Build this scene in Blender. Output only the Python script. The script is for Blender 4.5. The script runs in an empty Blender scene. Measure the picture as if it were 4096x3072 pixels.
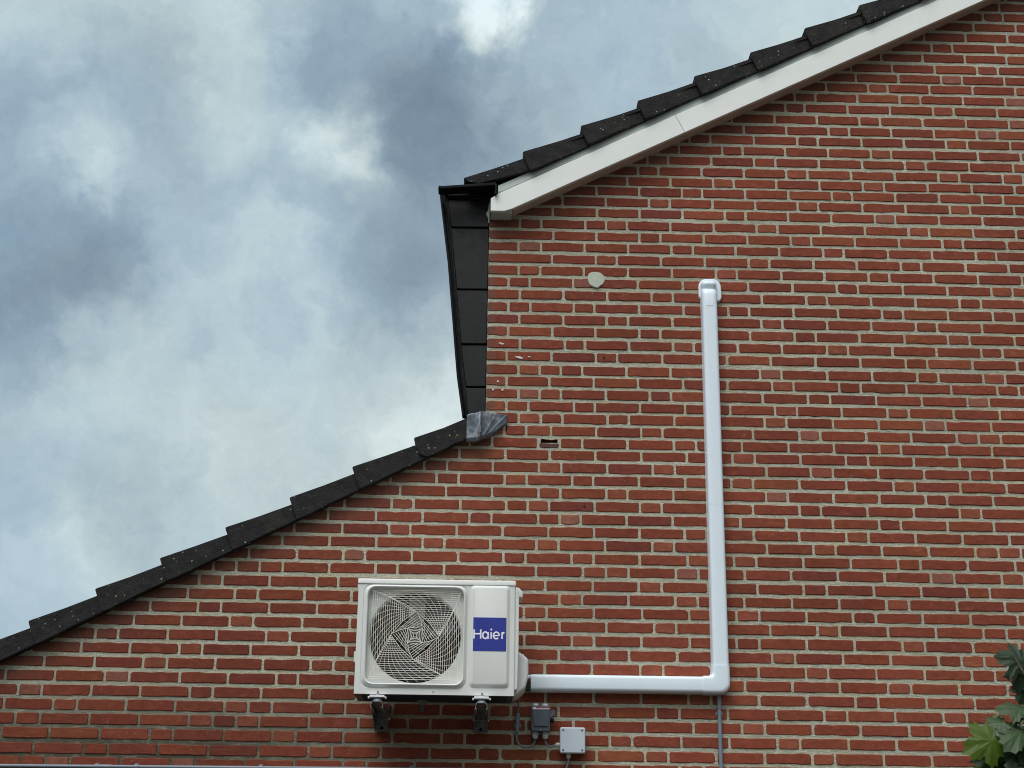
import bpy, bmesh, math, random
from mathutils import Vector, Matrix, noise
random.seed(11)
SC = bpy.context.scene
COL = SC.collection
rad = math.radians

# ---------------------------------------------------------------- camera
cd = bpy.data.cameras.new("camera")
cd.sensor_width = 36.0; cd.lens = 52.734; cd.clip_start = 0.05; cd.clip_end = 3000
co = bpy.data.objects.new("camera", cd); COL.objects.link(co)
_r = Vector((0.99973, -0.02384, 0.01240)).normalized()
_w = Vector((0.01850, 0.94646, 0.32233)).normalized()
_u = _r.cross(_w).normalized(); _r = _w.cross(_u).normalized()
m = Matrix(((_r.x, _u.x, -_w.x, -0.0098), (_r.y, _u.y, -_w.y, -6.8953), (_r.z, _u.z, -_w.z, 1.60), (0, 0, 0, 1)))
co.matrix_world = m
SC.camera = co
cd.dof.use_dof = True; cd.dof.focus_distance = 7.2; cd.dof.aperture_fstop = 11.0

# ---------------------------------------------------------------- node helper
class NT:
    def __init__(s, tree):
        s.t = tree; s.n = tree.nodes; s.l = tree.links
    def new(s, typ, **kw):
        n = s.n.new(typ)
        for k, v in kw.items(): setattr(n, k, v)
        return n
    def put(s, sock, v):
        if isinstance(v, bpy.types.NodeSocket): s.l.new(v, sock)
        elif v is not None: sock.default_value = v
    def math(s, op, a, b=None, c=None, clamp=False):
        n = s.new('ShaderNodeMath', operation=op, use_clamp=clamp)
        s.put(n.inputs[0], a)
        if b is not None: s.put(n.inputs[1], b)
        if c is not None: s.put(n.inputs[2], c)
        return n.outputs[0]
    def vmath(s, op, a, b=None):
        n = s.new('ShaderNodeVectorMath', operation=op)
        s.put(n.inputs[0], a)
        if b is not None: s.put(n.inputs[1], b)
        return n.outputs['Value'] if op in ('DISTANCE', 'LENGTH', 'DOT_PRODUCT') else n.outputs[0]
    def scale(s, a, k):
        n = s.new('ShaderNodeVectorMath', operation='SCALE'); s.put(n.inputs[0], a); s.put(n.inputs['Scale'], k); return n.outputs[0]
    def noise(s, vec, sc, det=4, rough=.55, col=False, dist=0.0):
        n = s.new('ShaderNodeTexNoise'); s.put(n.inputs['Vector'], vec)
        n.inputs['Scale'].default_value = sc; n.inputs['Detail'].default_value = det
        n.inputs['Roughness'].default_value = rough; n.inputs['Distortion'].default_value = dist
        return n.outputs['Color'] if col else n.outputs['Fac']
    def vor(s, vec, sc, feat='F1', out='Distance'):
        n = s.new('ShaderNodeTexVoronoi', feature=feat); s.put(n.inputs['Vector'], vec); n.inputs['Scale'].default_value = sc
        return n.outputs[out]
    def rng(s, v, a, b, c=0.0, d=1.0, mode='LINEAR'):
        n = s.new('ShaderNodeMapRange', interpolation_type=mode); s.put(n.inputs[0], v)
        for i, x in zip((1, 2, 3, 4), (a, b, c, d)): s.put(n.inputs[i], x)
        return n.outputs[0]
    def mix(s, f, a, b, mode='MIX'):
        n = s.new('ShaderNodeMix', data_type='RGBA', blend_type=mode)
        s.put(n.inputs[0], f); s.put(n.inputs[6], a); s.put(n.inputs[7], b)
        return n.outputs[2]
    def ramp(s, f, stops):
        n = s.new('ShaderNodeValToRGB'); s.put(n.inputs[0], f); e = n.color_ramp.elements
        while len(e) < len(stops): e.new(.5)
        for k, (p, c) in enumerate(stops): e[k].position = p; e[k].color = (*c, 1)
        return n.outputs[0]
    def bump(s, h, dist, strength=1.0, nrm=None):
        n = s.new('ShaderNodeBump'); s.put(n.inputs['Height'], h); n.inputs['Distance'].default_value = dist
        n.inputs['Strength'].default_value = strength
        if nrm is not None: s.put(n.inputs['Normal'], nrm)
        return n.outputs[0]

def lin(r, g, b):
    f = lambda c: (c/255/12.92) if c/255 <= .04045 else ((c/255+.055)/1.055)**2.4
    return (f(r), f(g), f(b))

# ---------------------------------------------------------------- world: broken cloud cover over a Nishita sky
W = bpy.data.worlds.new("World"); SC.world = W; W.use_nodes = True
t = NT(W.node_tree); t.n.clear()
geo = t.new('ShaderNodeTexCoord').outputs['Generated']
SUN_EL, SUN_AZ = rad(57), rad(206)      # azimuth measured from +Y clockwise
sky = t.new('ShaderNodeTexSky', sky_type='NISHITA', sun_disc=False, sun_elevation=SUN_EL, sun_rotation=SUN_AZ)
d = t.vmath('NORMALIZE', geo)
wn = t.noise(d, 9.0, 5, .58, col=True)
wn2 = t.noise(d, 34.0, 5, .6, col=True)
warp = t.vmath('ADD', t.scale(t.vmath('SUBTRACT', wn, (.5, .5, .5)), .065), t.scale(t.vmath('SUBTRACT', wn2, (.5, .5, .5)), .06))
dw = t.vmath('ADD', d, warp)
CLOUDS = [(-0.2869,0.8161,0.5017,0.0383,0.22),(-0.1912,0.835,0.516,0.07,0.28),(-0.2478,0.8208,0.5146,0.0417,-0.12),(-0.1148,0.8366,0.5357,0.0283,-0.22),(-0.0781,0.8629,0.4992,0.055,-0.33),(-0.0422,0.8739,0.4843,0.0467,-0.26),(-0.1262,0.8592,0.4958,0.0267,-0.22),(-0.0057,0.8441,0.5361,0.022,0.6),(0.0039,0.8406,0.5416,0.0183,0.4),(-0.0909,0.8785,0.469,0.0283,0.5),(-0.107,0.8847,0.4536,0.0267,0.3),(-0.2166,0.8543,0.4725,0.0433,-0.34),(-0.2574,0.8585,0.4434,0.0267,0.22),(-0.2429,0.8702,0.4286,0.02,0.22),(-0.2958,0.8383,0.458,0.0333,-0.22),(-0.2988,0.8725,0.3865,0.055,-0.30),(-0.2402,0.8902,0.3871,0.0333,-0.22),(-0.2725,0.8669,0.4174,0.0267,0.12),(-0.1182,0.8924,0.4354,0.0283,-0.3),(-0.1755,0.8923,0.416,0.03,-0.2),(-0.0334,0.8945,0.4458,0.0467,-0.28),(-0.0738,0.9157,0.3949,0.0383,-0.22),(-0.0532,0.9353,0.3497,0.0433,-0.32),(-0.1629,0.9009,0.4024,0.025,0.15),(-0.1226,0.9181,0.3769,0.0267,0.12),(-0.1812,0.9226,0.3405,0.015,-0.2),(-0.1337,0.9218,0.364,0.0217,-0.2),(-0.2972,0.8977,0.3253,0.0383,-0.25),(-0.1295,0.9429,0.3069,0.0833,0.15),(-0.0308,0.9509,0.308,0.05,0.45),(-0.2312,0.9306,0.2838,0.07,0.1),(-0.23,0.9422,0.2437,0.0417,-0.12),(-0.2719,0.9447,0.1832,0.0433,0.3),(-0.2899,0.9372,0.1941,0.0267,0.15),(-0.2693,0.9116,0.3106,0.0333,0.08),(0.0555,0.8643,0.4998,0.075,-0.12),(0.1347,0.8406,0.5247,0.0833,0.08),(0.226,0.8127,0.537,0.0667,0.22),(-0.0172,0.8873,0.4608,0.0433,-0.2),(-0.0327,0.9141,0.4041,0.0367,-0.2),(-0.0099,0.8623,0.5062,0.0367,-0.2),(-0.2853,0.832,0.4758,0.0333,-0.15),(-0.2699,0.8795,0.392,0.0417,-0.2),(-0.3031,0.8888,0.3438,0.0333,-0.15),(-0.131,0.8974,0.4213,0.025,0.15),(-0.0979,0.9266,0.3631,0.0217,0.12),(-0.153,0.9472,0.2819,0.0833,0.1),(-0.0354,0.9572,0.2873,0.0433,0.15),(-0.1469,0.8663,0.4774,0.03,0.12),(-0.1707,0.8745,0.454,0.0333,0.08)]
acc = t.math('MULTIPLY_ADD', t.noise(d, 12.0, 6, .55), .36, .335)
acc = t.math('MULTIPLY_ADD', t.math('SUBTRACT', t.noise(dw, 42.0, 6, .6), .5), .34, acc)
for (x, y, z, r_, a) in CLOUDS:
    dist = t.vmath('DISTANCE', dw, (x, y, z))
    acc = t.math('ADD', acc, t.rng(dist, 0.0, r_*1.9, a*.88, 0.0, 'SMOOTHERSTEP'))
acc = t.math('MULTIPLY_ADD', t.math('SUBTRACT', t.noise(dw, 90.0, 5, .6), .5), .16, acc)
acc = t.rng(acc, -.45, 1.2, 0.0, 1.0)
cc = t.ramp(acc, [(0.0, lin(108, 127, 149)), (.22, lin(127, 147, 166)), (.42, lin(149, 169, 185)), (.58, lin(173, 191, 201)), (.74, lin(196, 211, 215)), (1.0, lin(232, 244, 246))])
# a few gaps in the cloud cover let the blue of the clear sky through
tint = t.mix(t.rng(t.noise(d, 6.0, 3), .45, .62), (1.0, 1.0, .98, 1), (.95, 1.0, 1.03, 1))
cc = t.mix(1.0, cc, tint, 'MULTIPLY')
clear = t.mix(1.0, sky.outputs[0], (.1, .1, .1, 1), 'MULTIPLY')
gap = t.rng(t.noise(d, 3.0, 4), .64, .72)
cc = t.mix(t.math('MULTIPLY', gap, .35), cc, clear)
# thinner, brighter cloud round the hidden sun
sd = Vector((math.sin(SUN_AZ)*math.cos(SUN_EL), math.cos(SUN_AZ)*math.cos(SUN_EL), math.sin(SUN_EL)))
glow = t.rng(t.vmath('DOT_PRODUCT', d, tuple(sd)), .5, 1.0, 1.0, 4.2, 'SMOOTHSTEP')
# unseen sky behind camera dimmed near the horizon, deepening shade under the unit
sep = t.new('ShaderNodeSeparateXYZ'); t.put(sep.inputs[0], d)
low = t.rng(sep.outputs[2], .05, .55, .15, 1.0, 'SMOOTHSTEP')
side = t.rng(sep.outputs[1], -.1, .45, 0.0, 1.0, 'SMOOTHSTEP')
glow = t.math('MULTIPLY', glow, t.math('MAXIMUM', low, side))
cc = t.mix(t.rng(glow, 1.0, 1.5, 0, .9), cc, (.46, .485, .50, 1))
cc = t.mix(t.math('MULTIPLY', t.math('SUBTRACT', 1.0, side), .7), cc, (.375, .39, .40, 1))
bg = t.new('ShaderNodeBackground'); t.put(bg.inputs[0], cc); t.put(bg.inputs[1], glow)
t.l.new(bg.outputs[0], t.new('ShaderNodeOutputWorld').inputs[0])

# ---------------------------------------------------------------- sun behind the cloud
sl = bpy.data.lights.new("sun", 'SUN'); sl.energy = 1.5; sl.angle = rad(28); sl.color = (1.0, .965, .92)
so = bpy.data.objects.new("sun", sl); COL.objects.link(so)
so.rotation_euler = (-sd).to_track_quat('-Z', 'Y').to_euler(); so.location = (3, -8, 12)

SC.cycles.pixel_filter_type = 'BLACKMAN_HARRIS'; SC.cycles.filter_width = 1.0
SC.view_settings.view_transform = 'Standard'; SC.view_settings.look = 'None'
SC.view_settings.exposure = 0.0; SC.view_settings.gamma = 1.0

# ---------------------------------------------------------------- tags and builders
def tag(o, label=None, cat=None, group=None, kind=None):
    if label: o['label'] = label
    if cat: o['category'] = cat
    if group: o['group'] = group
    if kind: o['kind'] = kind
    return o
def empty(name, loc, label, cat, group=None):
    o = bpy.data.objects.new(name, None); COL.objects.link(o); o.location = loc; o.empty_display_size = .1
    return tag(o, label, cat, group)
def mesh_obj(name, V, F, mats, parent=None, smooth=False, mi=None, colors=None):
    me = bpy.data.meshes.new(name); me.from_pydata([tuple(v) for v in V], [], F); me.update()
    if not isinstance(mats, (list, tuple)): mats = [mats]
    for mm in mats: me.materials.append(mm)
    if mi: me.polygons.foreach_set('material_index', mi)
    if smooth is True: me.polygons.foreach_set('use_smooth', [True]*len(F))
    if colors:
        a = me.color_attributes.new('tone', 'FLOAT_COLOR', 'POINT')
        a.data.foreach_set('color', [c for q in colors for c in q])
    o = bpy.data.objects.new(name, me); COL.objects.link(o)
    if parent:
        o.parent = parent
        o.matrix_parent_inverse = Matrix.Translation(-world_loc(parent))
    return o
def world_loc(o):
    v = Vector(o.location); p = o
    if p.parent: v = Vector((0, 0, 0)) if o.type == 'MESH' else v
    return v
class MB:
    """collects vertices and faces in world coordinates, then links them as one mesh object"""
    def __init__(s): s.V = []; s.F = []; s.M = []; s.S = []
    def add(s, V, F, m=0):
        b = len(s.V); s.V += [Vector(v) for v in V]; s.F += [tuple(i+b for i in f) for f in F]; s.M += [m]*len(F); return s
    def box(s, x0, x1, y0, y1, z0, z1, m=0):
        V = [(x, y, z) for x in (x0, x1) for y in (y0, y1) for z in (z0, z1)]
        return s.add(V, [(0, 1, 3, 2), (4, 6, 7, 5), (0, 4, 5, 1), (2, 3, 7, 6), (0, 2, 6, 4), (1, 5, 7, 3)], m)
    def rings(s, loops, cap0=True, cap1=True, m=0, closed=True):
        n = len(loops[0]); V = [p for l in loops for p in l]; F = []
        for k in range(len(loops)-1):
            for i in range(n if closed else n-1):
                j = (i+1) % n
                F.append((k*n+i, k*n+j, (k+1)*n+j, (k+1)*n+i))
        if cap0: F.append(tuple(range(n-1, -1, -1)))
        if cap1: F.append(tuple((len(loops)-1)*n+i for i in range(n)))
        return s.add(V, F, m)
    def tube(s, pts, r, n=8, m=0, flat=None, cap=True):
        pts = [Vector(p) for p in pts]; loops = []
        up = None
        for i, p in enumerate(pts):
            a = pts[max(i-1, 0)]; b = pts[min(i+1, len(pts)-1)]
            tdir = (b-a).normalized()
            if up is None:
                up = Vector((0, 1, 0)) if abs(tdir.y) < .9 else Vector((0, 0, 1))
            sx = tdir.cross(up).normalized(); up = sx.cross(tdir).normalized()
            rr = r[i] if isinstance(r, (list, tuple)) else r
            l = []
            for k in range(n):
                an = 2*math.pi*k/n; o = sx*math.cos(an)*rr + up*math.sin(an)*rr
                if flat: o.y *= flat
                l.append(p+o)
            loops.append(l)
        return s.rings(loops, cap, cap, m)
    def cyl(s, c, axis, r, h, n=20, m=0, r2=None):
        c = Vector(c); a = Vector(axis).normalized(); u = a.orthogonal().normalized(); v = a.cross(u)
        r2 = r if r2 is None else r2
        L = [[c+(u*math.cos(2*math.pi*k/n)+v*math.sin(2*math.pi*k/n))*q+a*e for k in range(n)] for q, e in ((r, 0), (r2, h))]
        return s.rings(L, m=m)
    def pad(s, poly, y0, y1, r=.003, seg=3, m=0, y1b=None):
        """outline in x,z given counter-clockwise, extruded from y0 (back) to y1 (front) with a rounded front edge"""
        loops = [[(x, y0, z) for x, z in poly], [(x, y1+r, z) for x, z in poly]]
        for k in range(1, seg+1):
            an = math.pi/2*k/seg
            q = inset(poly, r*(1-math.cos(an)))
            loops.append([(x, y1+r*(1-math.sin(an)), z) for x, z in q])
        if k == seg: loops.append([(x, y1, z) for x, z in inset(poly, r+min(.0008, r*.3))])
        return s.rings(loops, m=m)
    def build(s, name, mats, parent=None, smooth=False, sharp=None, fix=True):
        o = mesh_obj(name, s.V, s.F, mats, parent, mi=s.M)
        bm = bmesh.new(); bm.from_mesh(o.data)
        if fix: bmesh.ops.recalc_face_normals(bm, faces=bm.faces)
        if smooth:
            for f in bm.faces: f.smooth = True
            lim = rad(sharp or 35)
            for e in bm.edges:
                if len(e.link_faces) == 2 and e.calc_face_angle(0) > lim: e.smooth = False
        bm.to_mesh(o.data); bm.free()
        return o
def inset(poly, dd):
    n = len(poly); out = []
    area = sum(poly[i][0]*poly[(i+1) % n][1]-poly[(i+1) % n][0]*poly[i][1] for i in range(n))
    sg = 1 if area > 0 else -1
    for i in range(n):
        p0 = Vector(poly[i-1]); p = Vector(poly[i]); p1 = Vector(poly[(i+1) % n])
        e0 = (p-p0); e1 = (p1-p)
        if e0.length < 1e-7: e0 = e1
        if e1.length < 1e-7: e1 = e0
        e0.normalize(); e1.normalize()
        n0 = Vector((-e0.y, e0.x))*sg; n1 = Vector((-e1.y, e1.x))*sg
        b = (n0+n1)
        if b.length < 1e-6: b = n0.copy()
        b.normalize(); k = max(.35, b.dot(n0))
        out.append(tuple(p+b*dd/k))
    return out
def rrect(cx, cz, w, h, r, seg=5):
    P = []
    for (sx, sz, a0) in ((1, 1, 0), (-1, 1, 90), (-1, -1, 180), (1, -1, 270)):
        for k in range(seg+1):
            a = rad(a0+90*k/seg); P.append((cx+sx*(w/2-r)+r*math.cos(a), cz+sz*(h/2-r)+r*math.sin(a)))
    return P
def rsq(cx, cz, w, h, r, seg=4, side=10):
    """rounded rectangle with evenly subdivided sides"""
    P = rrect(cx, cz, w, h, r, seg); out = []; n = len(P)
    for i in range(n):
        out.append(P[i])
        if i % (seg+1) == seg:
            q = P[(i+1) % n]
            for k in range(1, side): out.append((P[i][0]+(q[0]-P[i][0])*k/side, P[i][1]+(q[1]-P[i][1])*k/side))
    return out
def rpoly(poly, r, seg=3):
    """round the corners of a polygon"""
    n = len(poly); out = []
    for i in range(n):
        p = Vector(poly[i]); a = Vector(poly[i-1])-p; b = Vector(poly[(i+1) % n])-p
        rr = min(r, a.length*.45, b.length*.45)
        pa = p+a.normalized()*rr; pb = p+b.normalized()*rr
        for k in range(seg+1):
            q = k/seg; out.append(tuple(pa*(1-q)**2+p*2*q*(1-q)+pb*q*q))
    return out

# ---------------------------------------------------------------- materials
def mat(name):
    mm = bpy.data.materials.new(name); mm.use_nodes = True
    nt = NT(mm.node_tree); b = nt.n['Principled BSDF']
    return mm, nt, b
def pos(nt): return nt.new('ShaderNodeNewGeometry').outputs['Position']
def simple(name, col, rough=.5, metal=0.0, var=.08, vs=30, bump=.0, bs=200, spec=.5, dirt=None):
    mm, nt, b = mat(name); P = pos(nt)
    n = nt.noise(P, vs, 5)
    c = nt.mix(nt.rng(n, .3, .7), tuple(x*(1-var) for x in col)+(1,), tuple(min(1, x*(1+var)) for x in col)+(1,))
    if dirt:
        dn = nt.noise(nt.vmath('MULTIPLY', P, (1, 1, .25)), 14, 6, .7)
        c = nt.mix(nt.rng(dn, .5, .8, 0, dirt[0]), c, (*dirt[1], 1))
    nt.put(b.inputs['Base Color'], c)
    nt.put(b.inputs['Roughness'], nt.rng(nt.noise(P, vs*2.3, 4), .3, .7, rough*.85, min(1, rough*1.15)))
    b.inputs['Metallic'].default_value = metal
    b.inputs['Specular IOR Level'].default_value = spec
    if bump: nt.put(b.inputs['Normal'], nt.bump(nt.noise(P, bs, 4), bump))
    return mm
M = {}
# brick: the tone of each brick is stored on its vertices
mm, nt, b = mat('brick'); P = pos(nt)
tone = nt.new('ShaderNodeVertexColor', layer_name='tone').outputs['Color']
Pw = nt.vmath('MULTIPLY', P, (1, 1, 1.6))
n1 = nt.noise(Pw, 26, 6, .62); n2 = nt.noise(P, 160, 5, .65); n3 = nt.noise(nt.vmath('MULTIPLY', P, (1, 1, 1.8)), 11, 5, .6, dist=1.2)
c = nt.mix(nt.rng(n1, .32, .7), tone, nt.mix(1.0, tone, (.74, .68, .70, 1), 'MULTIPLY'))
c = nt.mix(nt.rng(n3, .54, .72, 0, .7), c, nt.mix(1.0, c, (1.4, 1.55, 1.5, 1), 'MULTIPLY'))
c = nt.mix(nt.rng(nt.noise(P, 47, 4, .7), .61, .76, 0, .6), c, (.45, .25, .19, 1))
c = nt.mix(nt.rng(n2, .3, .42, .6, 0), c, (.06, .022, .016, 1))
spb = nt.new('ShaderNodeSeparateXYZ'); nt.put(spb.inputs[0], P)
def under(slope, z0):               # distance below a roof line
    return nt.math('SUBTRACT', nt.math('MULTIPLY_ADD', spb.outputs[0], slope, z0), spb.outputs[2])
dl = nt.rng(under(.5244, 3.697), .0, .17, 1, 0, 'SMOOTHSTEP'); du_ = nt.math('MULTIPLY', nt.rng(under(.5129, 4.779), .0, .16, .9, 0, 'SMOOTHSTEP'), nt.rng(spb.outputs[2], 4.6, 4.7))
left = nt.rng(spb.outputs[0], 0.02, 0.05, 1, 0)
smear = nt.math('MULTIPLY', nt.math('MAXIMUM', nt.math('MULTIPLY', dl, left), du_), nt.rng(nt.noise(P, 22, 5, .7), .35, .6, .25, .9))
c = nt.mix(smear, c, (*lin(112, 84, 72), 1))       # dull mortar smears on the bricks cut along the roof line
c = nt.mix(1.0, c, nt.mix(nt.rng(nt.noise(P, 1.1, 4, .6), .35, .65), (.86, .84, .84, 1), (1.1, 1.08, 1.06, 1)), 'MULTIPLY')
nt.put(b.inputs['Base Color'], c)
b.inputs['Roughness'].default_value = .86; b.inputs['Specular IOR Level'].default_value = .25
bp1 = nt.bump(n1, .004, .7); bp2 = nt.bump(n2, .0022, .9, bp1)
nt.put(b.inputs['Normal'], nt.bump(nt.vor(P, 220), .0006, .6, bp2))
M['brick'] = mm
# mortar: sandy, pitted, with pale grit; darker with dirt low on the left side
mm, nt, b = mat('mortar'); P = pos(nt)
g1 = nt.noise(P, 320, 4, .7); g2 = nt.noise(nt.vmath('MULTIPLY', P, (1, 1, 2)), 60, 6, .65); g3 = nt.noise(P, 5, 4)
c = nt.mix(nt.rng(g2, .3, .7), (*lin(180, 180, 163), 1), (*lin(230, 230, 213), 1))
c = nt.mix(nt.rng(g3, .42, .65, 0, .45), c, (*lin(200, 190, 150), 1))
c = nt.mix(1.0, c, nt.mix(nt.rng(nt.noise(P, 1.6, 5, .65), .35, .65), (.82, .82, .8, 1), (1.08, 1.08, 1.06, 1)), 'MULTIPLY')
c = nt.mix(nt.rng(g1, .36, .42, .8, 0), c, (*lin(84, 82, 74), 1))
c = nt.mix(nt.rng(g1, .60, .66, 0, .8), c, (*lin(232, 232, 220), 1))
c = nt.mix(nt.rng(nt.noise(P, 110, 5, .7), .60, .70, 0, .7), c, (*lin(92, 88, 76), 1))
sp = nt.new('ShaderNodeSeparateXYZ'); nt.put(sp.inputs[0], P)
dz = nt.rng(sp.outputs[2], 2.2, 2.60, 1.0, 0.0, 'SMOOTHSTEP'); dx = nt.rng(sp.outputs[0], -1.2, .4, 1.0, 0.05, 'SMOOTHSTEP')
dm = nt.math('MULTIPLY', nt.math('MULTIPLY', dz, dx), nt.rng(nt.noise(P, 9, 5, .7), .3, .5, .6, 1.0))
c = nt.mix(nt.math('MULTIPLY', dm, .9), c, (*lin(74, 70, 58), 1))
nt.put(b.inputs['Base Color'], c)
b.inputs['Roughness'].default_value = .93; b.inputs['Specular IOR Level'].default_value = .2
q1 = nt.bump(nt.noise(nt.vmath('MULTIPLY', P, (.6, 1, 1.6)), 75, 5, .7), .012, .9)
nt.put(b.inputs['Normal'], nt.bump(g1, .0035, .9, q1))
M['mortar'] = mm
# roof tile: weathered black concrete with lichen specks
mm, nt, b = mat('roof_tile'); P = pos(nt)
n1 = nt.noise(P, 18, 6, .65); v = nt.vor(P, 34); vn = nt.noise(P, 7, 3)
c = nt.mix(nt.rng(n1, .3, .75), (*lin(22, 22, 24), 1), (*lin(50, 49, 49), 1))
c = nt.mix(nt.rng(nt.noise(P, 6, 6, .7), .55, .75, 0, .5), c, (*lin(74, 70, 52), 1))
spk = nt.math('MULTIPLY', nt.rng(v, .09, .16, 1, 0), nt.rng(vn, .47, .53))
c = nt.mix(nt.math('MULTIPLY', spk, nt.rng(nt.noise(P, 130, 3), .4, .5)), c, (*lin(150, 158, 148), 1))
v2 = nt.vor(nt.vmath('ADD', P, (3.1, 1.7, .4)), 27)
c = nt.mix(nt.math('MULTIPLY', nt.rng(v2, .09, .14, 1, 0), nt.rng(nt.noise(P, 5, 2), .53, .58)), c, (*lin(150, 140, 80), 1))
nt.put(b.inputs['Base Color'], c); b.inputs['Roughness'].default_value = .8; b.inputs['Specular IOR Level'].default_value = .3
nt.put(b.inputs['Normal'], nt.bump(nt.noise(P, 120, 5, .7), .006, .9, nt.bump(n1, .010, .8)))
M['tile'] = mm
M['board'] = simple('painted_board', lin(238, 242, 238), .45, var=.02, vs=8, dirt=(.10, lin(160, 168, 166)))
M['trim'] = simple('trim_board', lin(188, 198, 192), .5, var=.06, vs=8, dirt=(.4, lin(120, 128, 120)))
M['black'] = simple('black_sheet', lin(17, 18, 20), .55, var=.3, vs=9, bump=.0008, bs=40, spec=.3)
M['blackgloss'] = simple('black_gutter_paint', lin(12, 13, 17), .6, var=.2, spec=.15, vs=9)
M['pvc'] = simple('white_plastic', lin(230, 243, 252), .3, var=.015, vs=6)
M['case'] = simple('cream_coated_steel', lin(222, 225, 222), .42, var=.02, vs=10, bump=.0004, bs=900, dirt=(.12, lin(160, 158, 148)))
M['wire'] = simple('coated_wire', lin(242, 240, 230), .4, var=.02)
M['dark'] = simple('dark_plastic', lin(22, 22, 23), .5, var=.1)
M['fan'] = simple('fan_plastic', lin(24, 25, 26), .4, var=.15)
M['soffit'] = simple('soffit_board', lin(196, 178, 166), .6, var=.06, vs=9)
M['fins'] = simple('condenser_fins', lin(16, 17, 18), .6, .0, var=.3, vs=60)
M['galv'] = simple('galvanised_steel', lin(150, 154, 156), .42, .75, var=.25, vs=40)
M['zinc'] = simple('bright_zinc', lin(205, 208, 208), .3, .85, var=.15, vs=80)
M['rubber'] = simple('grey_rubber', lin(140, 158, 168), .5, var=.05)
M['base'] = simple('base_pan', lin(62, 66, 68), .5, .3, var=.25, vs=12)
M['blue'] = simple('blue_print', lin(44, 56, 150), .4, var=.03)
M['white'] = simple('white_print', lin(238, 240, 246), .45, var=.01)
M['grey'] = simple('grey_conduit', lin(120, 132, 144), .4, var=.06)
M['cable'] = simple('grey_cable', lin(104, 112, 118), .45, var=.05)
M['switch'] = simple('dark_grey_enclosure', lin(78, 86, 96), .45, var=.06, bump=.0003, bs=500)
M['gland'] = simple('pale_grey_gland', lin(186, 194, 192), .4, var=.04)
M['jbox'] = simple('light_grey_enclosure', lin(196, 208, 218), .45, var=.02)
M['red'] = simple('red_print', lin(170, 24, 34), .4)
M['plaster'] = simple('smooth_filler', lin(190, 196, 180), .85, var=.08, vs=40, bump=.001, bs=120)
M['hole'] = simple('dark_hole', lin(14, 11, 10), .9)
M['cavity'] = simple('broken_brick', lin(130, 84, 70), .95, var=.3, vs=60, bump=.004, bs=80)
M['dropping'] = simple('white_dropping', lin(222, 224, 226), .8, var=.1, vs=200)
# lead flashing
mm, nt, b = mat('lead'); P = pos(nt)
n1 = nt.noise(nt.vmath('MULTIPLY', P, (1.6, 1, .8)), 13, 5, .6, dist=.5)
nt.put(b.inputs['Base Color'], nt.ramp(n1, [(.3, lin(84, 92, 102)), (.5, lin(112, 120, 130)), (.66, lin(168, 172, 176)), (.78, lin(132, 124, 118))]))
b.inputs['Metallic'].default_value = .55; b.inputs['Roughness'].default_value = .42
nt.put(b.inputs['Normal'], nt.bump(n1, .0025, .6))
M['lead'] = mm
# leaf
mm, nt, b = mat('maple_leaf'); P = pos(nt)
lc = nt.new('ShaderNodeVertexColor', layer_name='tone').outputs['Color']
nt.put(b.inputs['Base Color'], nt.mix(nt.rng(nt.noise(P, 60, 4), .3, .7), lc, nt.mix(1.0, lc, (.8, .85, .8, 1), 'MULTIPLY')))
b.inputs['Roughness'].default_value = .45; b.inputs['Specular IOR Level'].default_value = .42
tr = nt.new('ShaderNodeBsdfTranslucent'); nt.put(tr.inputs[0], nt.mix(1.0, lc, (1.6, 1.9, .5, 1), 'MULTIPLY'))
ms = nt.new('ShaderNodeMixShader'); ms.inputs[0].default_value = .16
nt.l.new(b.outputs[0], ms.inputs[1]); nt.l.new(tr.outputs[0], ms.inputs[2]); nt.l.new(ms.outputs[0], nt.n['Material Output'].inputs[0])
M['leaf'] = mm
M['bark'] = simple('bark', lin(96, 84, 70), .9, var=.3, vs=60, bump=.004, bs=90)
mm, nt, b = mat('ground'); P = pos(nt)
c = nt.mix(nt.rng(nt.noise(P, 3, 6), .35, .65), (*lin(56, 56, 48), 1), (*lin(74, 72, 62), 1))
nt.put(b.inputs['Base Color'], c); b.inputs['Roughness'].default_value = .9
nt.put(b.inputs['Normal'], nt.bump(nt.noise(P, 120, 4), .004))
M['ground'] = mm

# ---------------------------------------------------------------- ground
g = MB(); g.add([(-400, -400, 0), (400, -400, 0), (400, 400, 0), (-400, 400, 0)], [(0, 1, 2, 3)])
tag(g.build('ground', M['ground'], fix=False), 'plain paved ground at the foot of the gable wall', kind='structure')

# ================================================================ house
house = empty('brick_house', (0, 0, 0), 'red brick gable end of a house with black tiled roofs at two heights', 'house')
UP_S, UP_B = .5129, 4.8365            # upper verge board: slope and height of its lower edge at x = .1116
def up_z(x): return UP_B + UP_S*(x-.1116)
LO_S = .5244
def lo_z(x): return 3.651 + LO_S*(x+.0885)     # underside of the lower verge tiles
RIDGE = 4.3
def up_line(x): return up_z(x) if x < RIDGE else up_z(2*RIDGE-x)
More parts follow.
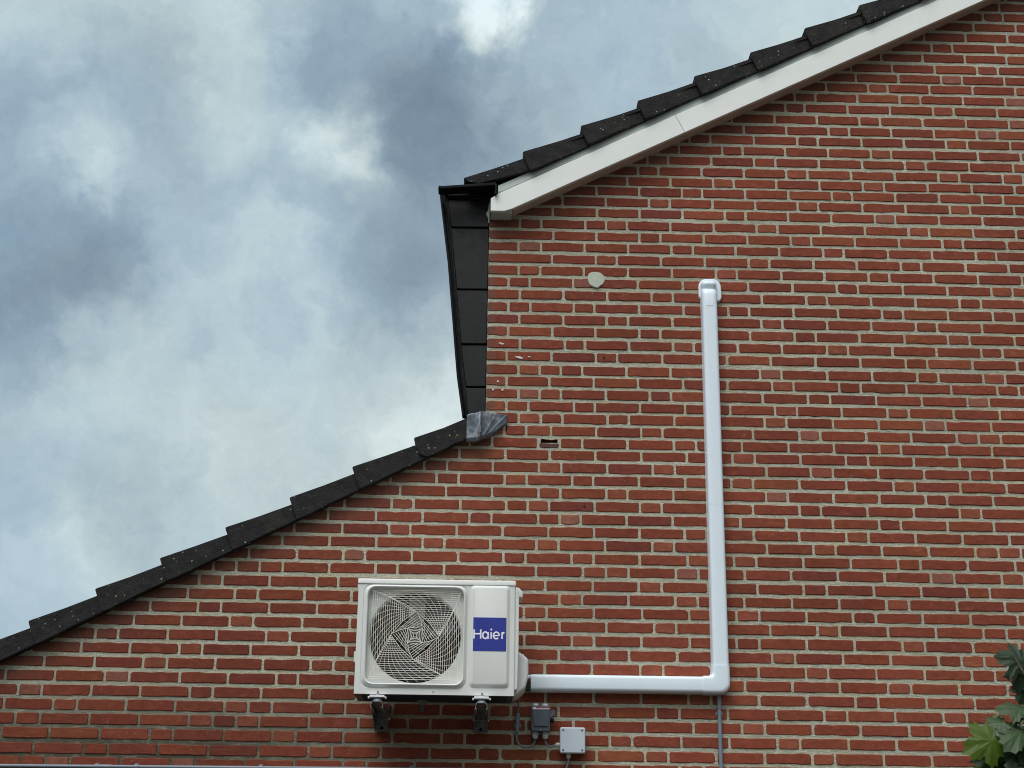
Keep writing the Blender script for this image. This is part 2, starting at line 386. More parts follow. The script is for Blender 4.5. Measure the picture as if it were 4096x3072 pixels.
# --- bricks
ZC=[6.0699,6.0064,5.9419,5.8751,5.812,5.746,5.6849,5.6249,5.5615,5.497,5.4295,5.3655,5.3049,5.2406,5.1775,5.1143,5.0536,4.9946,4.9338,4.8724,4.8051,4.7412,4.6789,4.6134,4.5501,4.4856,4.4192,4.3527,4.2882,4.224,4.1583,4.0942,4.0242,3.9638,3.9004,3.8375,3.777,3.7149,3.6535,3.5937,3.5313,3.4697,3.4065,3.3427,3.2796,3.2177,3.1549,3.0914,3.0293,2.9626,2.899,2.8364,2.7728,2.7077,2.6432,2.5782,2.5143,2.4502,2.3868,2.3236,2.2604,2.1942,2.1332]
JT=[[2724],[2561,2786],[2291,2512,2735],[2326,2437,2665],[2053,2273,2497,2719],[1890,2107,2331,2557,2666],[1909,2135,2361,2471,2695],[1751,1971,2074,2295,2521,2748],[1690,1911,2133,2242,2465,2689],[1530,1631,1855,2077,2303,2412,2639],[1250,1470,1691,1913,2020,2244,2470,2695],[1309,1528,1749,1855,2075,2297,2522,2628],[1133,1358,1582,1689,1916,2136,2357,2466,2691],[970,1191,1297,1517,1739,1961,2066,2289,2516,2740],[912,1133,1354,1463,1688,1911,2133,2241,2465,2693],[756,860,1081,1298,1516,1625,1850,2076,2301,2409,2633],[700,920,1139,1243,1463,1684,1907,2016,2241,2467,2689],[542,760,977,1081,1300,1522,1745,1848,2069,2295,2516,2624],[371,589,808,914,1133,1350,1567,1671,1897,2118,2345,2450,2676],[321,543,760,977,1193,1298,1515,1735,1957,2061,2285,2507],[155,262,485,589,694,914,1134,1351,1458,1678,1902,2125,2230,2454,2673],[323,540,756,863,1082,1303,1521,1626,1847,2070,2292,2396,2620],[148,262,480,698,917,1025,1241,1461,1683,1787,2011,2234,2458,2560],[317,536,641,863,1083,1304,1408,1630,1849,2071,2175,2399,2617],[149,258,476,696,917,1137,1243,1465,1682,1905,2008,2232,2455,2678],[101,206,422,528,745,969,1075,1296,1519,1741,1847,2071,2296,2519,2624],[157,374,592,813,918,1140,1362,1584,1688,1908,2131,2352,2459],[102,211,425,527,749,971,1192,1297,1517,1739,1959,2064,2288,2513],[157,373,588,694,914,1134,1354,1460,1681,1901,2123,2228,2453],[102,320,532,748,853,1075,1296,1517,1621,1839,2062,2277,2385,2609],[161,381,480,697,914,1016,1234,1451,1674,1777,1997,2216,2438,2544],[96,316,534,638,859,1074,1178,1393,1613,1835,2059,2164,2388,2610],[155,259,362,466,682,899,1118,1337,1442,1667,1889,2110,2215,2436],[98,307,522,738,958,1176,1394,1499,1722,1828,2052,2273,2499,2606],[157,260,362,581,795,899,1122,1344,1567,1675,1899,2123,2347,2452],[99,206,425,528,746,965,1184,1403,1509,1727,1950,2055,2275,2499],[158,266,370,588,692,912,1131,1350,1455,1681,1904,2124,2230,2452],[90,196,315,533,750,852,1071,1290,1515,1617,1839,2058,2279,2386],[33,254,359,465,683,907,1014,1235,1459,1679,1898,2004,2225,2445],[-122,97,310,528,749,967,1188,1294,1515,1733,1840,2061,2282,2501],[-179,38,259,365,584,803,908,1128,1348,1561,1666,1885,2106,2328,2431],[-446,-228,-123,96,200,418,517,735,957,1177,1281,1503,1729,1954,2057,2276,2498],[-398,-181,36,257,361,580,680,899,1120,1340,1444,1663,1883,2105,2207,2427],[-656,-436,-332,-112,105,206,308,523,739,841,1058,1276,1497,1600,1821,2043,2262,2365],[-731,-508,-288,-68,36,256,358,458,674,892,1110,1214,1432,1653,1873,1976,2199,2420],[-886,-663,-443,-344,-126,90,304,520,734,948,1052,1274,1490,1713,1818,2042,2265,2488],[-939,-719,-500,-285,-182,32,249,353,572,793,896,1115,1334,1554,1658,1877,2099,2321,2430],[-868,-652,-550,-332,-117,95,198,414,517,734,959,1177,1282,1502,1727,1949,2055,2279,2504],[-930,-715,-499,-397,-181,32,248,467,575,680,902,1007,1225,1443,1661,1882,2101,2210,2434],[-1204,-986,-769,-670,-567,-352,-137,77,292,512,727,834,1052,1281,1498,1606,1827,2049,2265,2371],[-1359,-1142,-1037,-822,-605,-391,-176,39,142,357,463,678,896,1001,1218,1440,1660,1882,1987,2212,2436],[-1526,-1307,-1202,-980,-761,-548,-335,-232,-20,193,299,517,741,959,1179,1285,1504,1721,1828,2047,2270,2492],[-1595,-1377,-1157,-1050,-825,-607,-392,-176,40,255,359,575,795,898,1116,1333,1552,1655,1880,2103,2325,2432],[-1764,-1660,-1435,-1212,-986,-878,-657,-444,-230,-16,197,415,517,736,958,1176,1280,1499,1721,1943,2047,2270,2486],[-2046,-1821,-1600,-1377,-1272,-1053,-833,-617,-400,-183,-78,139,356,576,678,899,1118,1337,1442,1663,1884,2106,2211],[-1981,-1755,-1535,-1428,-1208,-993,-775,-673,-458,-243,-28,188,292,508,728,833,1054,1271,1489,1591,1813,2036,2255,2361],[-2148,-1926,-1702,-1592,-1364,-1146,-928,-829,-609,-382,-155,71,298,525,752,979,1206,1424,1641,1863,1968,2191,2414],[-2084,-1979,-1757,-1536,-1314,-1210,-991,-774,-560,-346,-132,82,296,513,730,946,1049,1268,1488,1709,1814,2035,2257],[-2141,-1920,-1815,-1594,-1374,-1153,-1045,-939,-718,-610,-395,-177,40,140,356,577,797,903,1125,1343,1564,1668,1887,2107],[-2082,-1973,-1752,-1530,-1308,-1201,-1097,-991,-770,-547,-325,-224,-6,208,422,529,746,966,1186,1289,1508,1726,1946,2051],[-2138,-1924,-1700,-1477,-1373,-1146,-930,-826,-612,-394,-171,-67,150,368,586,688,909,1126,1344,1447,1666,1884,2107],[-1987,-1765,-1657,-1434,-1211,-987,-766,-659,-442,-222,-9,94,309,526,745,848,1065,1284,1499,1602,1821,2041],[-1929,-1820,-1595,-1372,-1264,-1043,-825,-608,-503,-288,-71,151,248,468,686,899,1008]]

def clip(poly, a, b, c0):            # keep a*x + b*z <= c0
    out = []
    for i in range(len(poly)):
        p, q = poly[i-1], poly[i]
        dp = a*p[0]+b*p[1]-c0; dq = a*q[0]+b*q[1]-c0
        if (dp <= 0) != (dq <= 0):
            k = dp/(dp-dq); out.append((p[0]+(q[0]-p[0])*k, p[1]+(q[1]-p[1])*k))
        if dq <= 0: out.append(q)
    return out
Z = list(ZC); JJ = [list(x) for x in JT]
while Z[0] < 7.0: Z.insert(0, Z[0]+.0634); JJ.insert(0, [])
while Z[-1] > .06: Z.append(Z[-1]-.0634); JJ.append([])
XMAX = 8.4
def wall_top(z):                     # horizontal extent of a course at height z
    return z
rb = random.Random(5)
BV, BF, BC = [], [], []
def brick(x0, x1, zc, h, col, fine):
    w = x1-x0; H = h
    seg = 3 if fine else 1
    R = [rb.uniform(.003, .009) if rb.random() < .8 else rb.uniform(.009, .016) for _ in range(4)]
    P = []
    cs = [(x1, zc+H/2, 0), (x0, zc+H/2, 90), (x0, zc-H/2, 180), (x1, zc-H/2, 270)]
    for k, (cx, cz, a0) in enumerate(cs):
        r = R[k]; ox = cx-math.copysign(r, cx-(x0+x1)/2); oz = cz-math.copysign(r, cz-zc)
        for s_ in range(seg+1):
            a = rad(a0+90*s_/seg); P.append((ox+r*math.cos(a), oz+r*math.sin(a)))
        if fine:                     # wavy edges
            nx = cs[(k+1) % 4]
            rn = R[(k+1) % 4]
            a1 = P[-1]
            bx = nx[0]+(rn if nx[0] < (x0+x1)/2 else -rn) if k in (0, 2) else nx[0]
            bz = nx[1]+(-rn if nx[1] > zc else rn) if k in (1, 3) else nx[1]
            n_ = 4 if k in (0, 2) and w > .15 else (2 if k in (0, 2) else 1)
            for q in range(1, n_+1):
                f_ = q/(n_+1); P.append((a1[0]+(bx-a1[0])*f_+rb.uniform(-.0006, .0006), a1[1]+(bz-a1[1])*f_+rb.gauss(0, .0012)))
    if True:
        P = clip(P, -LO_S, 1, lo_z(0)+.045) if x0 < 0 and zc < 3.69 else P
        if len(P) > 2: P = clip(P, -UP_S, 1, up_z(0)+.03)
        if len(P) > 2: P = clip(P, UP_S, 1, up_z(2*RIDGE)+.03)
    if len(P) < 3: return
    y = rb.uniform(-.0015, .0008)
    tx, tz = rb.uniform(-.004, .004), rb.uniform(-.02, .02)
    cx = (x0+x1)/2
    Y = lambda p: y+(p[0]-cx)*tx+(p[1]-zc)*tz
    Q = inset(P, .0022)
    b_ = len(BV); n = len(P)
    BV.extend([(p[0], .016, p[1]) for p in P]); BV.extend([(p[0], Y(p)+.0022, p[1]) for p in P]); BV.extend([(p[0], Y(p), p[1]) for p in Q])
    for k in range(2):
        for i in range(n):
            j = (i+1) % n
            BF.append((b_+k*n+i, b_+(k+1)*n+i, b_+(k+1)*n+j, b_+k*n+j))
    BF.append(tuple(b_+2*n+i for i in range(n-1, -1, -1)))
    BC.extend([col]*(3*n))
def VIGNETTE(xz):                        # vignette-like darkening towards the lower left, painted into the brick tone
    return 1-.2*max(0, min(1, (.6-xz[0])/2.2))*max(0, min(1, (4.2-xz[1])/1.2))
def tone(header, xz=(0, 0)):
    q = rb.random()
    if q < .56: c = (.272, .064, .036)
    elif q < .92: c = (.250, .058, .035)
    elif q < .955: c = (.222, .052, .037)
    else: c = (.305, .080, .042)
    if header and rb.random() < .55: c = (.315, .085, .050) if rb.random() < .85 else (.32, .115, .08)
    k = rb.uniform(.94, 1.06)*VIGNETTE(xz); c = (c[0]*.97, c[1]*1.07, c[2]*1.02)
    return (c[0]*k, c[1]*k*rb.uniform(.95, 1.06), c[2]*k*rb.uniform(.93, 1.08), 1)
for zc, js in zip(Z, JJ):
    js = [j/1000 for j in js]
    fine = 1.75 < zc < 6.5
    corner = 3.70 < zc < 4.95
    if not js: js = [rb.uniform(.3, .5)]
    if corner: js = [0.0]+[j for j in js if j > .05]
    else:
        while js[0] > -3.45:
            js.insert(0, js[0]-(.222 if rb.random() < .72 else .107))
    if zc > 4.95: 
        js = js
    while js[-1] < XMAX:
        js.append(js[-1]+(.222 if rb.random() < .72 else .107))
    for k in range(len(js)-1):
        a, b2 = js[k], js[k+1]
        if corner and k == 0: a -= .006
        if b2 < -3.4 or a > XMAX: continue
        if zc-.02 > lo_z(b2)+.045 and b2 < .01: continue
        if zc-.03 > up_line((a+b2)/2)+.15: continue
        jw = .0058+rb.uniform(-.0008, .0012)
        hd = (b2-a) < .14
        H = .0455+rb.uniform(-.0015, .0015)
        if 3.64 < zc < 3.67 and .25 < a < .27: # broken brick: only its lower half is left
            brick(a+jw, b2-jw, zc-.012, .022, (.14, .07, .055, 1), True); continue
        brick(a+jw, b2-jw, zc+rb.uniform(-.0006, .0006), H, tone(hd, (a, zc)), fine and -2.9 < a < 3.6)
me = mesh_obj('bricks', BV, BF, M['brick'], None, colors=BC)
bm = bmesh.new(); bm.from_mesh(me.data); bmesh.ops.recalc_face_normals(bm, faces=bm.faces); bm.to_mesh(me.data); bm.free()
# --- mortar bed and body of the wall, with the pocket of the broken brick cut out
outer = [(-3.4, 0), (XMAX, 0), (XMAX, up_line(XMAX)+.03), (RIDGE, up_z(RIDGE)+.03), (0, up_z(0)+.03), (0, lo_z(0)+.045), (-3.4, lo_z(-3.4)+.045)]
hole = [(.266, 3.654), (.347, 3.655), (.348, 3.673), (.338, 3.6735), (.326, 3.6705), (.314, 3.6695), (.305, 3.672), (.294, 3.6715), (.284, 3.6735), (.268, 3.6745)]
bm = bmesh.new()
ov = [bm.verts.new((x, .0035, z)) for x, z in outer]; hv = [bm.verts.new((x, .0035, z)) for x, z in hole]
es = [bm.edges.new((ov[i], ov[(i+1) % len(ov)])) for i in range(len(ov))] + [bm.edges.new((hv[i], hv[(i+1) % len(hv)])) for i in range(len(hv))]
bmesh.ops.triangle_fill(bm, use_beauty=True, use_dissolve=False, edges=es)
for f in bm.faces: f.material_index = 0
def ringto(vs, y, mi):
    nv = [bm.verts.new((v.co.x, y, v.co.z)) for v in vs]
    for i in range(len(vs)):
        j = (i+1) % len(vs); f = bm.faces.new((vs[i], vs[j], nv[j], nv[i])); f.material_index = mi
    f = bm.faces.new(nv); f.material_index = mi
ringto(ov, .30, 0); ringto(hv, .07, 1)
bmesh.ops.recalc_face_normals(bm, faces=bm.faces)
wm = bpy.data.meshes.new('wall'); bm.to_mesh(wm); bm.free()
for mm in (M['mortar'], M['cavity']): wm.materials.append(mm)
wall = bpy.data.objects.new('wall', wm); COL.objects.link(wall); wall.parent = house
me.parent = wall; me.name = 'brickwork'
wall['label'] = 'red brick wall in pale grey mortar'

# --- small marks on the wall
def disc(name, x, z, r, y, ml, label, n=10, el=1.0):
    q = MB(); q.rings([[(x+r*math.cos(2*math.pi*k/n), yy, z+r*el*math.sin(2*math.pi*k/n)) for k in range(n)] for yy in (.002, y)])
    o = q.build(name, M[ml], wall); o['label'] = label; return o
disc('drill_hole', .573, 4.091, .0055, -.0022, 'hole', 'small round drill hole in a header brick below the filler patch')
disc('drill_hole', .476, 3.343, .0055, -.0022, 'hole', 'small round drill hole in a brick above the outdoor unit')
for x, z in ((.056, 3.96), (.033, 3.917), (.079, 3.917)):
    q = MB(); N = 10
    q.rings([[(x+r*math.cos(2*math.pi*k/N), yy, z+r*math.sin(2*math.pi*k/N)) for k in range(N)] for r, yy in ((.0048, .002), (.0048, -.0035), (.0022, -.0035), (.0022, -.001))])
    q.build('wall_plug', M['pvc'], wall)
def splash(pts, r):
    for (x, z), rr in zip(pts, r):
        q = MB(); N = 9; ph = rb.random()*6
        out = [(x+rr*(1+.3*math.sin(3*a+ph))*math.cos(a), z+rr*.55*(1+.3*math.cos(2*a+ph))*math.sin(a)) for a in [2*math.pi*k/N for k in range(N)]]
        q.pad(out, .001, -.0042, .001, 1); q.build('bird_dropping', M['dropping'], wall)
splash([(.066, 4.157), (.074, 4.154), (.081, 4.153)], [.007, .009, .004])
splash([(.143, 4.088), (.152, 4.086), (.162, 4.084), (.171, 4.081), (.205, 4.090), (.213, 4.088)], [.005, .008, .009, .006, .005, .004])
q = MB(); N = 18
out = []
for k in range(N):
    a = 2*math.pi*k/N; r_ = .0425*(1+.04*math.sin(3*a+1)+.03*math.sin(7*a))
    if abs(a-2.3) < .2: r_ *= 1.1
    if abs(a-4.9) < .2: r_ *= 1.12
    out.append((.537+r_*math.cos(a)*1.02, 4.506+r_*.98*math.sin(a)))
q.pad(out, .002, -.006, .003, 2)
o = q.build('filler_patch', M['plaster'], wall, smooth=True); o['label'] = 'round pale filler patch over a closed hole'

# --- verge tiles of both roofs
def verge(parent, x, z, slope, step, yl, yr, hl, label=None, cut=None, seed=0):
    rr = random.Random(seed)
    a = math.atan(slope)+rr.uniform(-.012, .012); c, s = math.cos(a), math.sin(a); L = .3287
    x += rr.uniform(-.003, .003); z += rr.uniform(-.003, .003)
    T = lambda u, v: (x+u*c-v*s, z+u*s+v*c)
    j = lambda e=.0012: rr.uniform(-e, e)
    o = MB()
    poly = [(0, 0), (-.013+j(), -hl), (.03, -hl-.003), (L*.5, -hl+.001+j()), (L+.004, -hl+.001), (L+.012, -step+j()), (L*.5, -step*.55+j(.001))]
    if cut: poly = cut
    poly = [T(u, v) for u, v in poly][::1]
    area = sum(poly[i][0]*poly[(i+1) % len(poly)][1]-poly[(i+1) % len(poly)][0]*poly[i][1] for i in range(len(poly)))
    if area < 0: poly = poly[::-1]
    poly = rpoly(poly, .008, 2)
    o.pad(poly, yl+.03, yl, .004, 2)
    for k, v in enumerate(o.V):       # the flap swings outward towards its lower end
        f_ = max(0, min(1, (v.x-x)/(L*c))); v.y += (yr-yl)*f_
    # top plate
    def pl(u, v, y): p = T(u, v); return (p[0], y, p[1])
    LL = .30 if slope == LO_S and x > -.4 else L+.05
    V = [pl(u, v, y) for y in (yl+.02, .22) for u, v in ((0.002, -.002), (LL, -step-.006), (LL, -step-.024), (.002, -.020))]
    o.add(V, [(0, 1, 2, 3), (7, 6, 5, 4), (0, 4, 5, 1), (1, 5, 6, 2), (2, 6, 7, 3), (3, 7, 4, 0)])
    ob = o.build('verge_tile', M['tile'], parent, smooth=True, sharp=40)
    if label: ob['label'] = label
    return ob
def covering(name, xs, slope, n, step, x_first, z_first, parent, y1=5.0, flip=None):
    a = math.atan(slope); c, s = math.cos(a), math.sin(a); L = .3287
    o = MB()
    for k in range(n):
        x = x_first+k*L*c; z = z_first+k*L*s
        T = lambda u, v: (x+u*c-v*s, z+u*s+v*c)
        prof = [T(.004, -.004), T(L+.05, -step-.008), T(L+.05, -step-.03), T(.004, -.026)]
        # pan tile profile across the roof
        NY = 60; loops = []
        for i in range(NY+1):
            y = .2+(y1-.2)*i/NY; w = .012*math.sin(i*math.pi/2)
            loops.append([(px, y, pz+w) for px, pz in prof])
        o.rings(loops)
    if flip is not None:
        b0 = len(o.V); nf = list(o.F)
        o.add([(2*flip-v.x, v.y, v.z) for v in o.V], [tuple(reversed(f)) for f in nf])
    return o.build(name, M['tile'], parent, smooth=True, sharp=30)
lower = MB(); a = math.atan(LO_S)
# lower roof: boarding and covering
y1 = 5.0
def slab(slope, zf, x0, x1, t0, t1, ya, yb):
    q = MB(); V = [(x, y, zf(x)+t) for x in (x0, x1) for y in (ya, yb) for t in (t0, t1)]
    q.add(V, [(0, 1, 3, 2), (4, 6, 7, 5), (0, 4, 5, 1), (2, 3, 7, 6), (0, 2, 6, 4), (1, 5, 7, 3)]); return q
lr = slab(LO_S, lo_z, -3.62, -.002, .02, .06, .01, 5).build('lower_roof', M['dark'], house)
lr['label'] = 'lean-to roof of black concrete tiles stepping down to the left'
LX, LZ, LP = -.3418, 3.6490, .2862
pitL = .3287*math.cos(math.atan(LO_S))
for k in range(0, 12):
    x = LX-k*LP; z = LZ-k*LP*LO_S
    cutp = None
    if k == 0: cutp = [(0, 0), (-.013, -.085), (.016, -.112), (.03, -.115), (.30, -.115), (.34, -.10), (.34, -.026), (.15, -.018)]
    verge(lr, x, z, LO_S, .033, -.062, -.048, .1135, seed=k, cut=cutp)
# the last tile of the lower roof, running under the lead
0 and verge(lr, LX+LP, LZ+LP*LO_S, LO_S, .033, -.030, -.018, .1, seed=99, cut=[(0, -.01), (0, -.1), (.06, -.1), (.06, -.03)])
covering('roof_covering', None, LO_S, 10, .033, LX-10*LP, LZ-10*LP*LO_S, lr)
q = slab(LO_S, lo_z, -3.6, -.12, .006, .05, -.030, .004); u = q.build('verge_bedding', M['dark'], lr)
for k in range(8):                  # slivers of the tile underneath peeping out below each joint
    x = LX-k*LP; zb = lo_z(x)
    q = MB(); a_ = .02+.03*(k % 3)
    q.pad([(x-.02, zb-.004), (x+.10+a_, zb+(.11+a_)*LO_S-.010), (x+.10+a_, zb+(.12+a_)*LO_S+.02), (x-.03, zb+.03)], -.02, -.046, .002, 1)
    q.build('tile_nib', M['tile'], lr)
# upper roof
ur = slab(UP_S, up_z, -.12, RIDGE, .13, .165, .0, 5).build('upper_roof', M['dark'], house)
ur['label'] = 'upper roof of black concrete tiles above the white verge board'
q = slab(UP_S, lambda x: up_z(2*RIDGE-x), RIDGE, 2*RIDGE+.12, .13, .165, .0, 5); q.build('rear_slope', M['dark'], ur)
UX, UZ, UPI = .1595, 5.1403, .2926
verge(ur, UX-UPI, UZ-UPI*UP_S+.002, UP_S, .030, -.118, -.108, .1, seed=50,
      cut=[(0, 0), (.012, -.030), (.06, -.062), (.33, -.107), (.338, -.03), (.16, -.016)], label='lowest verge tile, patched with pale lichen')
for k in range(0, 14):
    x = UX+k*UPI; z = UZ+k*UPI*UP_S
    if x > RIDGE-.2: break
    verge(ur, x, z, UP_S, .028, -.134, -.106, .108, seed=60+k)
covering('roof_covering', None, UP_S, 15, .030, UX-UPI, UZ-UPI*UP_S, ur, flip=RIDGE)
# verge board: soffit box, face board, top trim
def strip(name, ml, x0, x1, lo, hi, yb, yf, parent, r=.002, endcut=None, label=None):
    poly = [(x0, up_z(x0)+lo), (x1, up_z(x1)+lo), (x1, up_z(x1)+hi), (x0, up_z(x0)+hi)]
    if endcut: poly = endcut
    q = MB(); q.pad(poly, yb, yf, r, 2); o = q.build(name, M[ml], parent)
    if label: o['label'] = label
    return o
vb = strip('verge_board', 'board', .1, RIDGE, 0, .118, -.082, -.102, house, .002,
           [(.005, 4.823), (.074, 4.823), (.1116, up_z(.1116)), (.986, up_z(.986)), (.938, up_z(.938)+.1225), (.036, up_z(.036)+.117), (.005, up_z(.036)+.093)],
           'white painted verge board under the upper tiles')
strip('verge_board_length', 'board', 0, 0, 0, 0, -.082, -.102, vb, .002,
      [(.9875, up_z(.9875)), (RIDGE, up_z(RIDGE)), (RIDGE, up_z(RIDGE)+.1195), (.9395, up_z(.9395)+.122)])
strip('trim', 'trim', .04, RIDGE, .126, .168, -.080, -.092, vb, .003)
strip('groove', 'dark', .04, RIDGE, .10, .14, -.06, -.082, vb, .001)
strip('soffit', 'soffit', .1150, RIDGE, .003, .05, .002, -.0815, vb, .001)
strip('soffit_end', 'trim', 0, 0, 0, 0, .002, -.0815, vb, .001, [(.006, 4.821), (.03, 4.8195), (.05, 4.822), (.075, 4.820), (.112, 4.8215), (.112, 4.872), (.006, 4.872)])
q = MB()
V = [(2*RIDGE-x, y, up_z(x)+t_) for x in (RIDGE, .0) for y in (.0, -.102) for t_ in (0, .16)]
q.add(V, [(0, 1, 3, 2), (4, 6, 7, 5), (0, 4, 5, 1), (2, 3, 7, 6), (0, 2, 6, 4), (1, 5, 7, 3)]); q.build('rear_verge_board', M['board'], vb)

# --- black clad front wall of the upper storey, seen on edge, tapering downwards
clad = MB()
outl = [(-.259, 4.992), (-.204, 4.582), (-.1445, 3.985), (-.112, 3.774)]
inn = [(-.219, 4.992), (-.211, 4.93), (-.193, 4.773), (-.158, 4.437), (-.13, 4.148), (-.102, 3.927), (-.088, 3.76)]
clad.pad([(-.245, 4.985), (-.19, 4.582), (-.133, 3.985), (-.10, 3.762), (-.004, 3.762), (-.004, 4.985)], .05, .012, .002, 1)
cl = clad.build('side_cladding', M['black'], house); cl['label'] = 'black sheet cladding tapering down to the lower roof'
q = MB(); q.pad(outl+[(-.100, 3.774), (-.134, 3.985), (-.193, 4.582), (-.248, 4.992)], .02, -.030, .003, 2); q.build('edge_trim', M['blackgloss'], cl, smooth=True)
q = MB(); q.pad([(-.247, 4.992), (-.192, 4.582), (-.133, 3.985), (-.099, 3.774), (-.090, 3.774), (-.124, 3.985), (-.181, 4.582), (-.2325, 4.992)], .05, -.012, .003, 2); q.build('inner_trim', M['blackgloss'], cl, smooth=True)
for k in range(len(inn)-1):
    (xa, za), (xb, zb) = inn[k], inn[k+1]
    q = MB()
    poly = rpoly([(xa+.002, za-.0025), (xb+.003, zb+.0025), (-.002, zb+.0045), (-.001, za-.0005)], .010, 3)
    q.pad(poly, .03, -.004-.0012*(k % 2), .004, 3)
    # a shallow pillow and a turned-out lower edge
    for v in q.V:
        if v.y < .02:
            f_ = (v.z-zb)/(za-zb); v.y += .006*f_-.002*math.sin(math.pi*max(0, min(1, f_)))
    q.build('sheet', M['black'], cl, smooth=True, sharp=50)
q = MB(); q.box(.003, .24, .302, 4.95, 3.60, 4.90); q.box(-3.38, -3.14, .302, 4.95, 0, 1.92); q.box(-3.38, 8.38, 4.95, 5.0, 0, 1.92); q.box(.003, 8.38, 4.951, 5.001, 1.9, 4.88)
q.build('facade', M['black'], house)
# --- gutter end above the cladding
gt = MB(); gt.pad([(-.2500, 4.992), (-.210, 4.936), (-.002, 4.944), (-.002, 4.996)], .06, -.022, .006, 2)
go = gt.build('gutter', M['blackgloss'], house, smooth=True); go['label'] = 'black gutter end above the cladding'
q = MB(); q.pad([(-.258, 4.929), (-.240, 4.926), (.024, 4.952), (.0245, 4.930), (.0215, 4.912), (.026, 4.903), (.034, 4.905), (.0365, 4.93), (.0335, 4.957), (.026, 4.968), (-.257, 4.940)], -.055, -.128, .003, 2)
q.build('gutter_lip', M['blackgloss'], go, smooth=True)
q = MB(); q.pad([(-.0045, 4.90), (-.007, 4.87), (-.017, 4.850), (-.013, 4.838), (-.006, 4.825), (-.0045, 4.80), (.001, 4.80), (.001, 4.92)], .02, -.012, .002, 1); q.build('torn_corner', M['plaster'], go)

# --- lead flashing where the lower roof meets the wall
top = [(-.088, 3.766), (-.06, 3.776), (-.025, 3.784), (.0, 3.7865), (.05, 3.786), (.104, 3.785)]
bot = [(-.092, 3.632), (-.06, 3.632), (-.032, 3.639), (.0, 3.655), (.042, 3.679), (.104, 3.742)]
def ev(pl, x):
    for (a0, b0), (a1, b1) in zip(pl, pl[1:]):
        if x <= a1: return b0+(b1-b0)*max(0, (x-a0))/(a1-a0)
    return pl[-1][1]
q = MB(); NU, NV = 40, 26; V = []
for i in range(NU+1):
    x = -.090+.194*i/NU
    for jn in range(NV+1):
        f_ = jn/NV; zt, zb = ev(top, x), ev(bot, x); z = zb+(zt-zb)*f_
        y = -.066 if x < -.03 else -.066+(x+.03)*.40
        y -= .012*math.exp(-((x+.027)/.008)**2)*(1-.3*f_)
        y += .004*noise.noise(Vector((x*18, z*14, 1)))+.0012*noise.noise(Vector((x*50, z*50, 4)))-.003*math.exp(-((x-.02-(z-3.72)*.5)/.005)**2)-.002*math.exp(-((x-.05-(z-3.72)*.8)/.005)**2)
        if f_ < .12: y += .02*(1-f_/.12)**1.5
        y = min(y, -.006)
        xx = x+.004*noise.noise(Vector((z*40, 3, x*10)))*(1 if 0 < i < NU else .3)
        V.append((xx, y, z+.0025*noise.noise(Vector((x*50, 9, 2)))))
F = [(i*(NV+1)+jn, (i+1)*(NV+1)+jn, (i+1)*(NV+1)+jn+1, i*(NV+1)+jn+1) for i in range(NU) for jn in range(NV)]
q.add(V, F)
fl = q.build('lead_flashing', M['lead'], house, smooth=True, sharp=80, fix=False); fl['label'] = 'crumpled grey lead flashing over the lower roof end'
so_ = fl.modifiers.new('thick', 'SOLIDIFY'); so_.thickness = .003; so_.offset = -1
q = MB(); q.box(-.085, .055, -.004, .0033, 3.735, 3.775); q.box(-.085, -.02, -.045, -.004, 3.66, 3.765); q.build('flashing_packing', M['dark'], fl)
q = MB(); q.tube([(-.0255, -.083, 3.712), (-.0245, -.081, 3.678)], .0028, 8); q.build('clip', M['zinc'], fl)
q = MB(); q.pad([(.099, 3.738), (.105, 3.738), (.106, 3.722), (.101, 3.70), (.096, 3.72)], .002, -.0025, .0005, 1); q.build('gap', M['hole'], wall)

# ================================================================ air conditioner
ac = empty('air_conditioner', (-.197, -.26, 2.404), 'cream outdoor air conditioner unit with a square fan grille, on brackets below the lower roof', 'air conditioner')
X0, X1, ZB, ZT, YF, YB = -.541, .144, 2.404, 2.900, -.400, -.125
cs = MB()
fx, fz = -.288, 2.655
def L3(pts, y): return [(x, y, z) for x, z in pts]
# front: left zone with the pressed frame and the opening
def rect_like(x0, x1, z0, z1, seg=5): return rrect((x0+x1)/2, (z0+z1)/2, x1-x0, z1-z0, .0002, seg)
SP = -.0565
lf = [L3(rsq((X0+.004+SP)/2, (ZB+ZT-.018)/2, SP-X0-.004, ZT-.018-ZB, .0004), YF), L3(rsq(-.290, 2.654, .456, .452, .038), YF), L3(rsq(-.290, 2.654, .451, .447, .036), YF+.0035),
      L3(rsq(-.289, 2.655, .444, .440, .036), YF-.001), L3(rsq(-.2885, 2.6555, .430, .427, .036), YF-.011), L3(rsq(-.288, 2.656, .424, .421, .036), YF-.0125),
      L3(rsq(-.288, 2.656, .417, .414, .034), YF-.010), L3(rsq(-.288, 2.656, .413, .410, .032), YF+.002), L3(rsq(-.288, 2.656, .411, .408, .032), YF+.022),
      ]
cs.rings(lf, cap0=False, cap1=False)
# bulkhead between opening and round fan throat
N = 24
sq = rsq(-.288, 2.656, .411, .408, .032)
def circ(r, y, n=N, cx=-.289, cz=2.655):
    return [(cx+r*math.cos(a), y, cz+r*math.sin(a)) for a in [math.atan2(p[1]-2.656, p[0]+.288) for p in sq]]
cs.rings([L3(sq, YF+.022), circ(.2025, YF+.026), circ(.199, YF+.032), circ(.197, YF+.075)], False, False)
# front: right zone with its pressed panel
rt = [L3(rect_like(SP, X1-.004, ZB, ZT-.018), YF), L3(rrect(.0355, 2.658, .172, .446, .018), YF), L3(rrect(.0355, 2.658, .164, .438, .016), YF-.003), L3(rrect(.0355, 2.659, .150, .420, .014), YF-.0105), L3(rrect(.0355, 2.659, .144, .414, .012), YF-.0115)]
cs.rings(rt, cap0=False, cap1=True)
